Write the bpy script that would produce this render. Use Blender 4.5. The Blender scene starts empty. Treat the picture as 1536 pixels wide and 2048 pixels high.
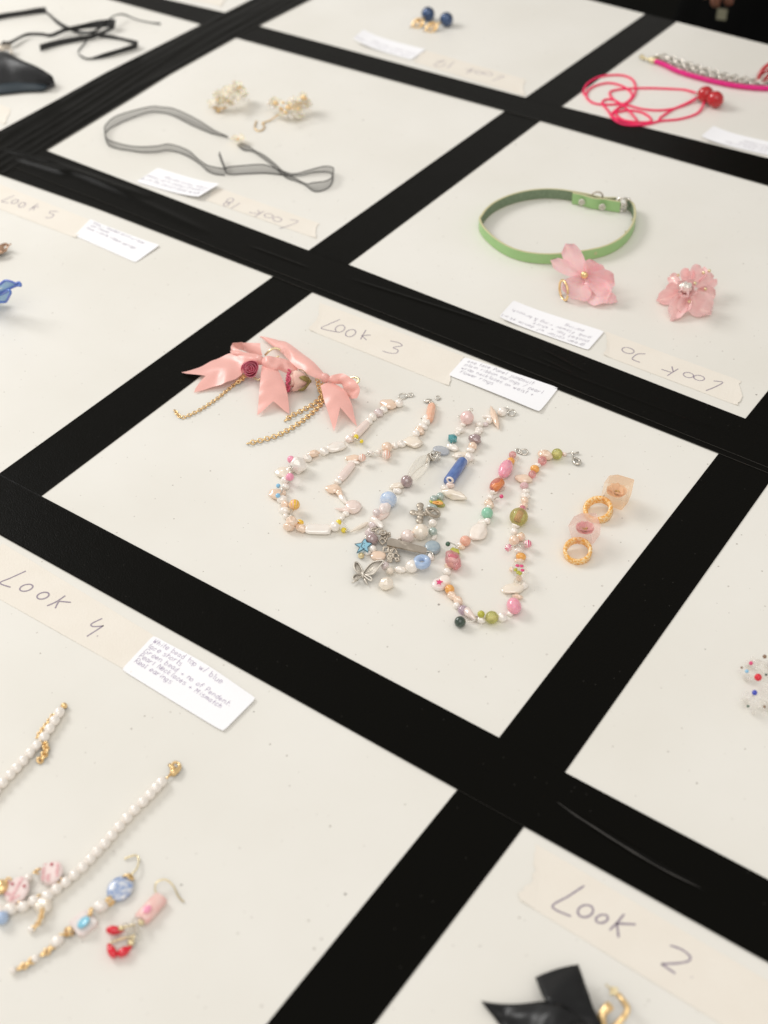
import bpy, bmesh, math, random
from mathutils import Vector, Matrix, noise
random.seed(7)
D = bpy.data
SC = bpy.context.scene
COL = SC.collection

# ------------------------------------------------------------------ camera
F_PX = 2678.453
CAM = Vector((0.6539258, -0.4399429, 0.6622461))
RC = Matrix(((0.81223896, -0.37859624, 0.44377107),
             (0.58255168, 0.56562619, -0.58369560),
             (-0.03002358, 0.73261989, 0.67997550)))
cd = D.cameras.new('camera')
cam = D.objects.new('camera', cd)
COL.objects.link(cam)
cam.matrix_world = Matrix.Translation(CAM) @ RC.to_4x4()
cd.sensor_fit = 'VERTICAL'
cd.sensor_height = 36.0
cd.sensor_width = 27.0
cd.lens = F_PX / 2048 * 36.0
cd.clip_start = 0.02
cd.clip_end = 60
cd.dof.use_dof = True
cd.dof.focus_distance = 0.985
cd.dof.aperture_fstop = 5.6
SC.camera = cam

# ------------------------------------------------------------------ light
w = D.worlds.new('World')
SC.world = w
w.use_nodes = True
bg = w.node_tree.nodes['Background']
bg.inputs[0].default_value = (1.0, 0.965, 0.91, 1)
bg.inputs[1].default_value = 0.56

def area(name, loc, target, sx, sy, power, col):
    ld = D.lights.new(name, 'AREA')
    ld.shape = 'RECTANGLE'
    ld.size, ld.size_y = sx, sy
    ld.energy = power
    ld.color = col
    o = D.objects.new(name, ld)
    COL.objects.link(o)
    o.location = loc
    o.rotation_euler = (Vector(target) - Vector(loc)).to_track_quat('-Z', 'Y').to_euler()
    return o

# image-left is (-.81,-.58); far is (-.6,.8)
area('window_light', (-1.75, 0.15, 1.45), (0.1, 0.5, 0), 1.0, .75, 27, (1.0, 0.99, 0.975))
area('overhead_fill', (1.0, -0.9, 2.4), (0.1, 0.6, 0), 2.2, 2.2, 25, (1.0, 0.97, 0.94))  # fill lamp added overhead, behind the camera, for soft ambient light

SC.view_settings.view_transform = 'Standard'
SC.view_settings.look = 'None'
SC.view_settings.exposure = 0.03
SC.view_settings.gamma = 1.0
SC.view_settings.use_curve_mapping = False
SC.cycles.max_bounces = 10
SC.cycles.transmission_bounces = 8
SC.cycles.transparent_max_bounces = 12
SC.cycles.caustics_refractive = False
SC.cycles.caustics_reflective = False
SC.cycles.sample_clamp_indirect = 4.0

# ------------------------------------------------------------------ helpers
def px(x, y, h=0.0):
    """a point of the photograph (source pixels) put down on the plane z = h"""
    d = RC @ Vector(((x - 768) / F_PX, -(y - 1024) / F_PX, -1))
    return CAM + d * ((h - CAM.z) / d.z)

FWD = -RC.col[2]
def mpp(p):
    return (p - CAM).dot(FWD) / F_PX

def crop(x0, y0, s):
    return lambda x, y, h=0.0: px(x0 + x * s, y0 + y * s, h)

def c(hexs, k=1.0):
    v = [int(hexs[i:i + 2], 16) / 255 for i in (0, 2, 4)]
    return tuple(k * (a / 12.92 if a <= .04045 else ((a + .055) / 1.055) ** 2.4) for a in v)

MATS = {}
def mat(name, col, rough=.4, metal=0., coat=0., trans=0., ior=1.45, spec=.5, bump=0., bscale=400., col2=None, cscale=60.,
        sharp=.5, film=0., sub=0., aniso=0., sheen=0., alpha=1., coat_ior=1.5):
    m = D.materials.new(name)
    m.use_nodes = True
    nt = m.node_tree
    b = nt.nodes['Principled BSDF']
    I = b.inputs
    I['Base Color'].default_value = (*col, 1)
    I['Roughness'].default_value = rough
    I['Metallic'].default_value = metal
    I['Coat Weight'].default_value = coat
    I['Coat Roughness'].default_value = .06
    I['Coat IOR'].default_value = coat_ior
    I['Transmission Weight'].default_value = trans
    I['IOR'].default_value = ior
    I['Specular IOR Level'].default_value = spec
    I['Sheen Weight'].default_value = sheen
    I['Anisotropic'].default_value = aniso
    I['Alpha'].default_value = alpha
    if film:
        I['Thin Film Thickness'].default_value = film
    if sub:
        I['Subsurface Weight'].default_value = sub
        I['Subsurface Scale'].default_value = .003
    tc = nt.nodes.new('ShaderNodeTexCoord')
    if col2 is not None:
        n = nt.nodes.new('ShaderNodeTexNoise')
        n.inputs['Scale'].default_value = cscale
        n.inputs['Detail'].default_value = 5
        r = nt.nodes.new('ShaderNodeValToRGB')
        r.color_ramp.elements[0].position = .5 - sharp / 2
        r.color_ramp.elements[1].position = .5 + sharp / 2
        r.color_ramp.elements[0].color = (*col, 1)
        r.color_ramp.elements[1].color = (*col2, 1)
        nt.links.new(tc.outputs['Object'], n.inputs['Vector'])
        nt.links.new(n.outputs[0], r.inputs[0])
        nt.links.new(r.outputs[0], I['Base Color'])
    if bump:
        n2 = nt.nodes.new('ShaderNodeTexNoise')
        n2.inputs['Scale'].default_value = bscale
        n2.inputs['Detail'].default_value = 4
        bp = nt.nodes.new('ShaderNodeBump')
        bp.inputs['Strength'].default_value = bump
        bp.inputs['Distance'].default_value = .001
        nt.links.new(tc.outputs['Object'], n2.inputs['Vector'])
        nt.links.new(n2.outputs[0], bp.inputs['Height'])
        nt.links.new(bp.outputs[0], I['Normal'])
    MATS[name] = m
    return m

# pearls and shells (bead object space is about one unit across)
def pearl(k, a, b_, rough=.22, film=0):
    mat(k, c(a), rough, coat=1., col2=c(b_), cscale=1.6, sharp=.5, film=film, bump=.06, bscale=5, coat_ior=1.9, spec=1.0)
pearl('wh', 'f3e9de', 'f7f1ea')
pearl('cr', 'f1e3cf', 'f6ebdd')
pearl('pe', 'efccae', 'f3dcc8')
pearl('pp', 'f0d8cd', 'f5e5dd')
pearl('li', 'd6c3c2', 'e6d8d4')
pearl('ma', '957a7b', 'ab9391', .22)
pearl('gr', '93a8a0', 'b9c6bc', .22)
pearl('rp', 'eec4c0', 'f3d5cf')
mat('co', c('eca98a'), .35, coat=.5, col2=c('f4cdb2'), cscale=2.5)
def opaque(k, a, b_=None, rough=.18, **kw):
    mat(k, c(a), rough, coat=.6, col2=c(b_) if b_ else None, cscale=2.2, sharp=.3, **kw)
opaque('pk', 'f29fb9')
opaque('op', 'eb98ad', 'f2adbb', sub=.2)
opaque('hp', 'e2487e')
opaque('or', 'e8a04a', 'f2b768')
opaque('ye', 'efd63a')
opaque('yo', 'efb728', 'f3d048')
opaque('yg', 'c3bf4c', 'b0ad38', .5)
opaque('dg', '2f3b35', '46584c')
opaque('mg', '94ccb0')
opaque('gg', '4c6e58', '2f5140')
opaque('bl', '4d69a8', '6682bb', .3)
opaque('lb', 'afc6e6', 'd3deee')
opaque('sb', 'b2c5e1', 'a3bada')
opaque('gb', '93a6b2', 'aab7bd', .35)
opaque('ws', 'f1e9e4', 'ecdcd8', .25)
opaque('st', 'f0e4d8', 'f6ece2', .3)
opaque('sky', '8cc4e6')
opaque('coral', 'e8a48c', 'f2c2ac', .5)
opaque('tb', '4fb0ba', '7fccd0', .08, trans=.5)
def glass(k, a, body=.22, rough=.05, tint=None, top=.8):
    m = mat(k, c(a), rough, coat=.6, spec=.8)
    nt = m.node_tree; b = nt.nodes['Principled BSDF']; out = nt.nodes['Material Output']
    tr = nt.nodes.new('ShaderNodeBsdfTransparent'); tr.inputs[0].default_value = (*(tint or c(a)), 1)
    lw = nt.nodes.new('ShaderNodeFresnel'); lw.inputs[0].default_value = 1.5
    mr = nt.nodes.new('ShaderNodeMapRange'); mr.inputs[1].default_value = .04; mr.inputs[2].default_value = .6
    mr.inputs[3].default_value = body; mr.inputs[4].default_value = top
    mx = nt.nodes.new('ShaderNodeMixShader')
    nt.links.new(lw.outputs[0], mr.inputs[0]); nt.links.new(mr.outputs[0], mx.inputs[0])
    nt.links.new(tr.outputs[0], mx.inputs[1]); nt.links.new(b.outputs[0], mx.inputs[2]); nt.links.new(mx.outputs[0], out.inputs[0])
glass('gl', 'fffcf6', .08, tint=(.98, .975, .96), top=.55)
glass('gp', 'f4c2c2', .30, tint=(.97, .80, .80))
glass('gs', 'd2d6dc', .55, .15, tint=(.86, .87, .90))
glass('go', 'dedd9c', .28, tint=(.88, .87, .56))
glass('gd', 'f3aea2', .35, tint=(.97, .78, .72))
glass('gv', 'e2d0dc', .35, tint=(.92, .85, .92))
glass('crystal', 'fffdfa', .10, tint=(.988, .985, .978), top=.55)
glass('resin_peach', 'ffe9d2', .10, tint=(1.0, .94, .865), top=.5)
glass('resin_pink', 'fff0ec', .08, tint=(1.0, .945, .925), top=.5)
mat('gk', c('c8566f'), .3, coat=.4, col2=c('e9a9ae'), cscale=9, sharp=.15)
mat('ok', c('dd6f3c'), .3, coat=.4, col2=c('efa36a'), cscale=9, sharp=.15)
mat('pg', c('cf9ba0'), .3, coat=.6, col2=c('ead0cf'), cscale=8, sharp=.2)
mat('silver', c('dcd6cc'), .26, 1., col2=c('eae5dc'), cscale=300)
mat('pewter', c('b9ae9f'), .45, .8, col2=c('cfc5b7'), cscale=500)
mat('gold', c('fad8a0'), .28, .92)
mat('palegold', c('efdfb4'), .28, .95)
mat('thread', c('d8d0c6'), .5)
mat('ink', c('9a8f9c'), .7)
mat('pen', c('a19ba8'), .7)
mat('purplepen', c('9d8cab'), .7)

SHEET = set()
def translucent(k, amt):
    SHEET.add(k)
    m = MATS[k]; nt = m.node_tree; b = nt.nodes['Principled BSDF']; out = nt.nodes['Material Output']
    t = nt.nodes.new('ShaderNodeBsdfTranslucent'); mx = nt.nodes.new('ShaderNodeMixShader'); mx.inputs[0].default_value = amt
    l = b.inputs['Base Color'].links
    if l: nt.links.new(l[0].from_socket, t.inputs[0])
    else: t.inputs[0].default_value = b.inputs['Base Color'].default_value
    nt.links.new(b.outputs[0], mx.inputs[1]); nt.links.new(t.outputs[0], mx.inputs[2]); nt.links.new(mx.outputs[0], out.inputs[0])

# ----- mesh building
def thing(name, label, cat, loc, group=None):
    o = D.objects.new(name, None)
    o.empty_display_size = .01
    COL.objects.link(o)
    o.location = loc
    o['label'] = label
    o['category'] = cat
    if group:
        o['group'] = group
    return o

def tag(o, label, cat, group=None):
    o['label'] = label
    o['category'] = cat
    if group:
        o['group'] = group
    return o

def mesh(name, verts, faces, mats, parent=None, smooth=True, loc=None, fm=None):
    """verts in world space; the object sits at its parent's origin, or at loc"""
    org = Vector(parent_world(parent)) if parent else Vector(loc if loc is not None else verts[0])
    me = D.meshes.new(name)
    me.from_pydata([tuple(Vector(v) - org) for v in verts], [], faces)
    for m in (mats if isinstance(mats, (list, tuple)) else [mats]):
        me.materials.append(MATS[m] if isinstance(m, str) else m)
    if fm:
        for p, k in zip(me.polygons, fm):
            p.material_index = k
    if smooth:
        me.polygons.foreach_set('use_smooth', [True] * len(me.polygons))
    bm = bmesh.new(); bm.from_mesh(me)
    bmesh.ops.recalc_face_normals(bm, faces=bm.faces)
    bm.to_mesh(me); bm.free()
    o = D.objects.new(name, me)
    COL.objects.link(o)
    if parent:
        o.parent = parent
    else:
        o.location = org
    return o

def parent_world(p):
    v = Vector((0, 0, 0))
    while p:
        v += p.location
        p = p.parent
    return v

def spline(pts, n=8, closed=False):
    P = [Vector(p) for p in pts]
    if len(P) < 3:
        return [P[0].lerp(P[-1], i / n) for i in range(n + 1)]
    out = []
    N = len(P)
    for i in range(N if closed else N - 1):
        if closed:
            a, b, c_, d = P[i - 1], P[i], P[(i + 1) % N], P[(i + 2) % N]
        else:
            a, b, c_, d = P[max(i - 1, 0)], P[i], P[i + 1], P[min(i + 2, N - 1)]
        for k in range(n):
            t = k / n
            out.append(.5 * ((2 * b) + (c_ - a) * t + (2 * a - 5 * b + 4 * c_ - d) * t * t + (3 * b - a - 3 * c_ + d) * t ** 3))
    if not closed:
        out.append(P[-1])
    return out

class MB:
    def __init__(s):
        s.v, s.f, s.m = [], [], []
    def add(s, v, f, m=0):
        k = len(s.v)
        s.v += [Vector(a) for a in v]
        s.f += [tuple(i + k for i in q) for q in f]
        s.m += [m] * len(f)
        return s
    def tube(s, pts, r, closed=False, seg=8, m=0):
        P = [Vector(p) for p in pts]
        n = len(P)
        rr = r if isinstance(r, (list, tuple)) else [r] * n
        v, f = [], []
        up = None
        for i in range(n):
            a = P[i - 1] if (i or closed) else P[i]
            b = P[(i + 1) % n] if (i < n - 1 or closed) else P[i]
            t = (b - a)
            t = t.normalized() if t.length > 1e-9 else Vector((1, 0, 0))
            if up is None:
                up = Vector((0, 0, 1)) if abs(t.z) < .9 else Vector((1, 0, 0))
            x = up - t * up.dot(t)
            if x.length < 1e-6:
                x = t.orthogonal()
            x.normalize()
            up = x
            y = t.cross(x)
            for k in range(seg):
                an = 2 * math.pi * k / seg
                v.append(P[i] + (x * math.cos(an) + y * math.sin(an)) * rr[i])
        for i in range(n if closed else n - 1):
            j = (i + 1) % n
            for k in range(seg):
                l = (k + 1) % seg
                f.append((i * seg + k, i * seg + l, j * seg + l, j * seg + k))
        if not closed:
            f.append(tuple(range(seg))[::-1])
            f.append(tuple((n - 1) * seg + k for k in range(seg)))
        return s.add(v, f, m)
    def ring(s, cen, nrm, R, r, seg=8, m=0, rx=None, n=20, xdir=None):
        nrm = Vector(nrm).normalized()
        x = Vector(xdir) if xdir is not None else nrm.orthogonal()
        x = (x - nrm * x.dot(nrm)).normalized()
        y = nrm.cross(x)
        cen = Vector(cen)
        return s.tube([cen + x * math.cos(2 * math.pi * i / n) * (rx or R) + y * math.sin(2 * math.pi * i / n) * R for i in range(n)], r, True, seg, m)
    def ball(s, cen, r, m=0, u=14, w=9):
        v, f = [], []
        rx, ry, rz = r if isinstance(r, (list, tuple)) else (r, r, r)
        for i in range(w + 1):
            th = math.pi * i / w
            for k in range(u):
                ph = 2 * math.pi * k / u
                v.append(Vector(cen) + Vector((rx * math.sin(th) * math.cos(ph), ry * math.sin(th) * math.sin(ph), rz * math.cos(th))))
        for i in range(w):
            for k in range(u):
                l = (k + 1) % u
                f.append((i * u + k, (i + 1) * u + k, (i + 1) * u + l, i * u + l))
        return s.add(v, f, m)
    def box(s, cen, ax, ay, az, m=0):
        """half-axes"""
        cen, ax, ay, az = map(Vector, (cen, ax, ay, az))
        v = [cen + ax * i + ay * j + az * k for i in (-1, 1) for j in (-1, 1) for k in (-1, 1)]
        return s.add(v, [(0, 1, 3, 2), (4, 6, 7, 5), (0, 4, 5, 1), (2, 3, 7, 6), (0, 2, 6, 4), (1, 5, 7, 3)], m)
    def plate(s, pts, th, m=0):
        """pts: top outline; th downwards"""
        n = len(pts)
        P = [Vector(p) for p in pts]
        v = P + [p - Vector((0, 0, th)) for p in P]
        return s.add(v, [tuple(range(n)), tuple(range(n, 2 * n))[::-1]] + [(i, (i + 1) % n, n + (i + 1) % n, n + i) for i in range(n)], m)
    def grid(s, rows, m=0):
        k = len(rows[0])
        v = [p for r in rows for p in r]
        f = [(i * k + j, i * k + j + 1, (i + 1) * k + j + 1, (i + 1) * k + j) for i in range(len(rows) - 1) for j in range(k - 1)]
        return s.add(v, f, m)
    def build(s, name, mats, parent=None, smooth=True, loc=None):
        return mesh(name, s.v, s.f, mats, parent, smooth, loc, s.m)

def solid(o, th, off=-1):
    if o.data.materials[0].name in SHEET:            # see-through petals and ribbon are single sheets, as thin as they are
        return o
    md = o.modifiers.new('solid', 'SOLIDIFY')
    md.thickness = th
    md.offset = off
    return o

def chain_mb(pts, L, W, r, mb=None, flat=.6):
    """curb chain along a polyline: alternating tilted oval links"""
    mb = mb or MB()
    P = spline(pts, 14)
    acc, nxt, k = 0, 0, 0
    for i in range(len(P) - 1):
        seg = (P[i + 1] - P[i]).length
        while nxt <= acc + seg:
            t = (nxt - acc) / max(seg, 1e-9)
            cen = P[i].lerp(P[i + 1], t)
            d = (P[i + 1] - P[i]).normalized()
            side = d.cross(Vector((0, 0, 1))).normalized()
            up = side.cross(d)
            tilt = flat if k % 2 else -flat
            nrm = up * math.cos(tilt) + side * math.sin(tilt)
            xd = (d + side * .25).normalized()
            mb.ring(cen, nrm, W / 2, r, 6, 0, rx=L / 2, n=14, xdir=xd)
            nxt += L * .72
            k += 1
        acc += seg
    return mb

# ----- beads: unit meshes shared by many objects
UNIT = {}
def unit(kind, m):
    key = (kind, m)
    if key in UNIT:
        return UNIT[key]
    bm = bmesh.new()
    smooth = True
    if kind in ('s', 'sp'):
        bmesh.ops.create_uvsphere(bm, u_segments=24, v_segments=14, radius=1)
    elif kind[0] == 'b':                              # baroque pearl
        sd = sum(map(ord, kind)) * 3.7 + len(UNIT) * 1.3
        bmesh.ops.create_uvsphere(bm, u_segments=28, v_segments=18, radius=1)
        for v in bm.verts:
            d = v.co.normalized()
            v.co = d * (1 + .22 * noise.noise(d * 1.5 + Vector((sd, 0, 0))) + .07 * noise.noise(d * 4 + Vector((0, sd, 0))))
    elif kind == 'stick':                             # flat-ended stick pearl
        bmesh.ops.create_uvsphere(bm, u_segments=24, v_segments=24, radius=1)
        for v in bm.verts:
            q = Vector((abs(v.co.x) ** .35 * (1 if v.co.x > 0 else -1), v.co.y, v.co.z))
            r = math.hypot(q.y, q.z)
            k = (1 - abs(q.x) ** 12) ** .5 / max((1 - min(v.co.x ** 2, .9999)) ** .5, .01) if r > 1e-4 else 1
            k = min(k, 4)
            n = 1 + .14 * noise.noise(v.co * 1.7 + Vector((3, 1, 2)))
            v.co = Vector((q.x, q.y * k * n, q.z * k * n))
    elif kind == 'tusk':
        bmesh.ops.create_uvsphere(bm, u_segments=20, v_segments=24, radius=1)
        for v in bm.verts:
            k = (.35 + .65 * (v.co.x + 1) / 2)
            v.co = Vector((v.co.x, v.co.y * k + .15 * v.co.x ** 2, v.co.z * k))
    elif kind == 'bone':
        bmesh.ops.create_uvsphere(bm, u_segments=20, v_segments=28, radius=1)
        for v in bm.verts:
            k = .62 + .5 * min(1, abs(v.co.x + .15)) ** 2 + .12 * v.co.x
            v.co = Vector((v.co.x, v.co.y * k, v.co.z * k))
    elif kind in ('cube', 'block'):
        bmesh.ops.create_cube(bm, size=2)
        bmesh.ops.bevel(bm, geom=bm.edges[:], offset=.35 if kind == 'block' else .2, segments=2, affect='EDGES')
        for v in bm.verts:
            v.co *= 1 + .06 * noise.noise(v.co * 2.1)
        smooth = kind == 'block'
    elif kind == 'fac':
        bmesh.ops.create_icosphere(bm, subdivisions=2, radius=1)
        smooth = False
    elif kind == 'rock':
        bmesh.ops.create_icosphere(bm, subdivisions=1, radius=1.1)
        for v in bm.verts:
            v.co *= 1 + .25 * noise.noise(v.co * 3)
        smooth = False
    elif kind == 'disc':
        bmesh.ops.create_uvsphere(bm, u_segments=28, v_segments=14, radius=1)
        for v in bm.verts:
            v.co.z = (abs(v.co.z) ** .6) * (1 if v.co.z > 0 else -1)
    elif kind == 'tube':
        bmesh.ops.create_cone(bm, cap_ends=True, segments=28, radius1=1, radius2=1, depth=2, matrix=Matrix.Rotation(math.pi / 2, 4, 'Y'))
        bmesh.ops.bevel(bm, geom=[e for e in bm.edges if abs(e.verts[0].co.x - e.verts[1].co.x) < 1e-4], offset=.12, segments=3, affect='EDGES')
    elif kind == 'donut':
        mb = MB().ring((0, 0, 0), (0, 0, 1), .62, .38, 14, n=28)
        for v in mb.v: bm.verts.new(v)
        bm.verts.ensure_lookup_table()
        for f in mb.f: bm.faces.new([bm.verts[i] for i in f])
    elif kind == 'drop':
        bmesh.ops.create_uvsphere(bm, u_segments=24, v_segments=20, radius=1)
        for v in bm.verts:
            k = 1 - .42 * (v.co.x + 1) / 2 - .3 * max(0, v.co.x) ** 2
            v.co.y *= k; v.co.z *= k
    elif kind == 'cone':
        bmesh.ops.create_cone(bm, cap_ends=True, segments=20, radius1=1, radius2=.35, depth=2, matrix=Matrix.Rotation(math.pi / 2, 4, 'Y'))
    elif kind == 'stripe':
        bmesh.ops.create_uvsphere(bm, u_segments=32, v_segments=16, radius=1)
    me = D.meshes.new(kind + '_' + m)
    bm.to_mesh(me); bm.free()
    me.materials.append(MATS[m])
    if kind == 'stripe':
        me.materials.append(MATS['wh' if m != 'yo' else 'co'])
        for p in me.polygons:
            a = math.atan2(p.center.y, p.center.x)
            if int((a + math.pi) / (2 * math.pi) * 20) % 2:
                p.material_index = 1
    me.polygons.foreach_set('use_smooth', [smooth] * len(me.polygons))
    UNIT[key] = me
    return me

NAMES = {'wh', 'cr', 'pe', 'pp', 'li', 'ma', 'gr', 'rp'}
def bead(par, cr, x, y, a, m, kind='s', b=None, ang=0., zf=1., lift=0., name=None):
    """a bead lying on the table: half-sizes a, b in pixels of the crop, ang its long axis in the picture"""
    b = b or a
    p0 = cr(x, y, .003)
    e = math.radians(ang)
    sc = CR_SCALE[cr]
    a, b = a * 1.06, b * 1.06
    k = mpp(p0) * sc
    ca, sa = math.cos(e), math.sin(e)
    if a == b:
        rx = ry = a * k
        rz = a * k * zf
        if kind == 'stripe': pass
    else:
        rz0 = max(min(a, b) * k * zf, .0004)
        pa, pb = cr(x + ca * a, y + sa * a, rz0), cr(x - ca * a, y - sa * a, rz0)
        full = (pa - pb).length / 2
        # only the part along the table is foreshortened; a rounded body shows its height too
        rx = full if a > b * 1.15 else (full + a * k) / 2
        ry = b * k * (1.0 if zf >= .8 else 1.2)
        rz = rz0
    z = rz + lift
    p = cr(x, y, z)
    pd = cr(x + ca * 10, y + sa * 10, z) - p
    nm = name or ('pearl' if m in NAMES else 'bead')
    o = D.objects.new(nm, unit(kind, m))
    COL.objects.link(o)
    o.parent = par
    o.location = p - parent_world(par)
    o.rotation_euler = ((0 if kind not in ('fac', 'stripe') else random.random() * 3), 0, math.atan2(pd.y, pd.x))
    if kind in ('s', ) and a == b:
        o.rotation_euler = (random.random() * 6, random.random() * 6, random.random() * 6)
    o.scale = (rx, ry, rz)
    return o, p

CR_SCALE = {}
def mkcrop(x0, y0, s):
    f = crop(x0, y0, s)
    CR_SCALE[f] = s
    return f
cA = mkcrop(340, 640, .29948)
cB = mkcrop(520, 760, .16598)
cC = mkcrop(660, 760, .19531)
cD = mkcrop(680, 980, .15625)
cE = mkcrop(840, 790, .15141)
cF = mkcrop(840, 1060, .16927)
cG = mkcrop(940, 880, .15625)
cH = mkcrop(1100, 930, .13021)
cL = mkcrop(0, 0, .27344)        # leather
cO = mkcrop(200, 140, .3125)     # organza
cX = mkcrop(380, 150, .18229)    # cream flowers
cT = mkcrop(690, 0, .26693)      # blue pearls
cK = mkcrop(1140, 60, .25781)    # pink cell
cN = mkcrop(930, 360, .24089)    # collar
cW = mkcrop(1080, 470, .26042)   # pink flowers
cQ = mkcrop(1400, 1260, .09763)  # crystals
c4 = mkcrop(0, 1400, .26042)
c5 = mkcrop(0, 1690, .26042)
c2 = mkcrop(940, 1880, .23438)
cS = mkcrop(0, 460, .08791)
P1 = mkcrop(0, 0, 1.0)

def beads(par, spec, thread=True):
    """spec: list of (crop, text) rows: x y a [b ang] material [kind] [zF] [lMM] [o]"""
    path = []
    for cr, txt in spec:
        for line in txt.strip().split(','):
            tk = line.split()
            if not tk: continue
            nums = []
            while tk and tk[0].lstrip('-').replace('.', '').isdigit():
                nums.append(float(tk.pop(0)))
            m = tk.pop(0)
            kind, zf, lift, off = 's', 1., 0., False
            for t in tk:
                if t == 'o': off = True
                elif t[0] == 'z' and t[1:].replace('.', '').isdigit(): zf = float(t[1:])
                elif t[0] == 'l' and t[1:].replace('.', '').isdigit(): lift = float(t[1:]) / 1000
                else: kind = t
            x, y, a = nums[:3]
            b = nums[3] if len(nums) > 3 else None
            ang = nums[4] if len(nums) > 4 else 0
            if kind == 's' and b and m in NAMES: kind = random.choice(('b1', 'b2', 'b3', 's'))
            o, p = bead(par, cr, x, y, a, m, kind, b, ang, zf, lift)
            if not off: path.append(p)
    if thread and len(path) > 2:
        MB().tube(path, .00025, seg=5).build('thread', 'thread', par)
    return path

def wire(par, pts, r=.0004, m='silver', name='wire', n=6, closed=False, seg=6):
    return MB().tube(spline(pts, n, closed), r, closed, seg).build(name, m, par)

# ------------------------------------------------------------------ setting
def surface_mat():
    m = mat('table_white', (.80, .78, .72), .33, spec=.4)
    nt = m.node_tree
    b = nt.nodes['Principled BSDF']
    tc = nt.nodes.new('ShaderNodeTexCoord')
    n = nt.nodes.new('ShaderNodeTexNoise'); n.inputs['Scale'].default_value = 7; n.inputs['Detail'].default_value = 6
    r = nt.nodes.new('ShaderNodeValToRGB')
    r.color_ramp.elements[0].position = .3; r.color_ramp.elements[0].color = (.775, .752, .690, 1)
    r.color_ramp.elements[1].position = .7; r.color_ramp.elements[1].color = (.825, .806, .755, 1)
    nt.links.new(tc.outputs['Object'], n.inputs['Vector']); nt.links.new(n.outputs[0], r.inputs[0])
    # dust and specks: rare small voronoi cells
    last = r.outputs[0]
    for sc, thr, size, colr, rough in ((75, .90, .055, (.50, .47, .42, 1), 1), (170, .93, .085, (.60, .57, .52, 1), 1), (24, .86, .022, (.34, .32, .29, 1), 1), (41, .8, .035, (.62, .59, .54, 1), 1)):
        v = nt.nodes.new('ShaderNodeTexVoronoi'); v.inputs['Scale'].default_value = sc
        v.voronoi_dimensions = '2D'
        nt.links.new(tc.outputs['Object'], v.inputs['Vector'])
        sep = nt.nodes.new('ShaderNodeSeparateColor'); nt.links.new(v.outputs['Color'], sep.inputs[0])
        g = nt.nodes.new('ShaderNodeMath'); g.operation = 'GREATER_THAN'; g.inputs[1].default_value = thr
        nt.links.new(sep.outputs[0], g.inputs[0])
        sz = nt.nodes.new('ShaderNodeMath'); sz.operation = 'MULTIPLY'; sz.inputs[1].default_value = size
        nt.links.new(sep.outputs[1], sz.inputs[0])
        l = nt.nodes.new('ShaderNodeMath'); l.operation = 'LESS_THAN'
        nt.links.new(v.outputs['Distance'], l.inputs[0]); nt.links.new(sz.outputs[0], l.inputs[1])
        mu = nt.nodes.new('ShaderNodeMath'); mu.operation = 'MULTIPLY'
        nt.links.new(g.outputs[0], mu.inputs[0]); nt.links.new(l.outputs[0], mu.inputs[1])
        mx = nt.nodes.new('ShaderNodeMix'); mx.data_type = 'RGBA'
        nt.links.new(mu.outputs[0], mx.inputs[0]); nt.links.new(last, mx.inputs[6]); mx.inputs[7].default_value = colr
        last = mx.outputs[2]
    nt.links.new(last, b.inputs['Base Color'])
    n2 = nt.nodes.new('ShaderNodeTexNoise'); n2.inputs['Scale'].default_value = 14; n2.inputs['Detail'].default_value = 8
    r2 = nt.nodes.new('ShaderNodeMapRange'); r2.inputs[3].default_value = .24; r2.inputs[4].default_value = .46
    nt.links.new(tc.outputs['Object'], n2.inputs['Vector']); nt.links.new(n2.outputs[0], r2.inputs[0]); nt.links.new(r2.outputs[0], b.inputs['Roughness'])
surface_mat()
mat('floor_dark', (.004, .004, .003), .9, spec=.05, col2=(.006, .006, .005), cscale=8)
mat('table_leg', (.18, .18, .18), .35, .8)

fl = MB().grid([[Vector((x, y, -.75)) for x in (-6, 6)] for y in (-6, 6)]).build('floor', 'floor_dark', loc=(0, 0, -.75))
fl['kind'] = 'structure'

# table: the far edge runs through two points of the photograph
e0, e1 = px(1240, 13.5), px(1536, 87.7)
ed = (e1 - e0).normalized()
en = Vector((-ed.y, ed.x, 0))                     # away from the camera
tl, tr_ = e0 - ed * 1.3, e0 + ed * 1.35
TABLE = thing('display_table', 'white laminate table top divided into squares by black tape', 'table', (.1, .2, -.75))
mb = MB()
q = [tl, tr_, tr_ - en * 1.85, tl - en * 1.85]
mb.plate(q[::-1], .03)
top = mb.build('table_top', 'table_white', TABLE, smooth=False)
bv = top.modifiers.new('bevel', 'BEVEL'); bv.width = .003; bv.segments = 3
for p in q:
    cc = (q[0] + q[1] + q[2] + q[3]) / 4
    p = p.lerp(cc, .07)
    MB().tube([Vector((p.x, p.y, -.03)), Vector((p.x, p.y, -.75))], .02, seg=14).build('leg', 'table_leg', TABLE)

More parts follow.
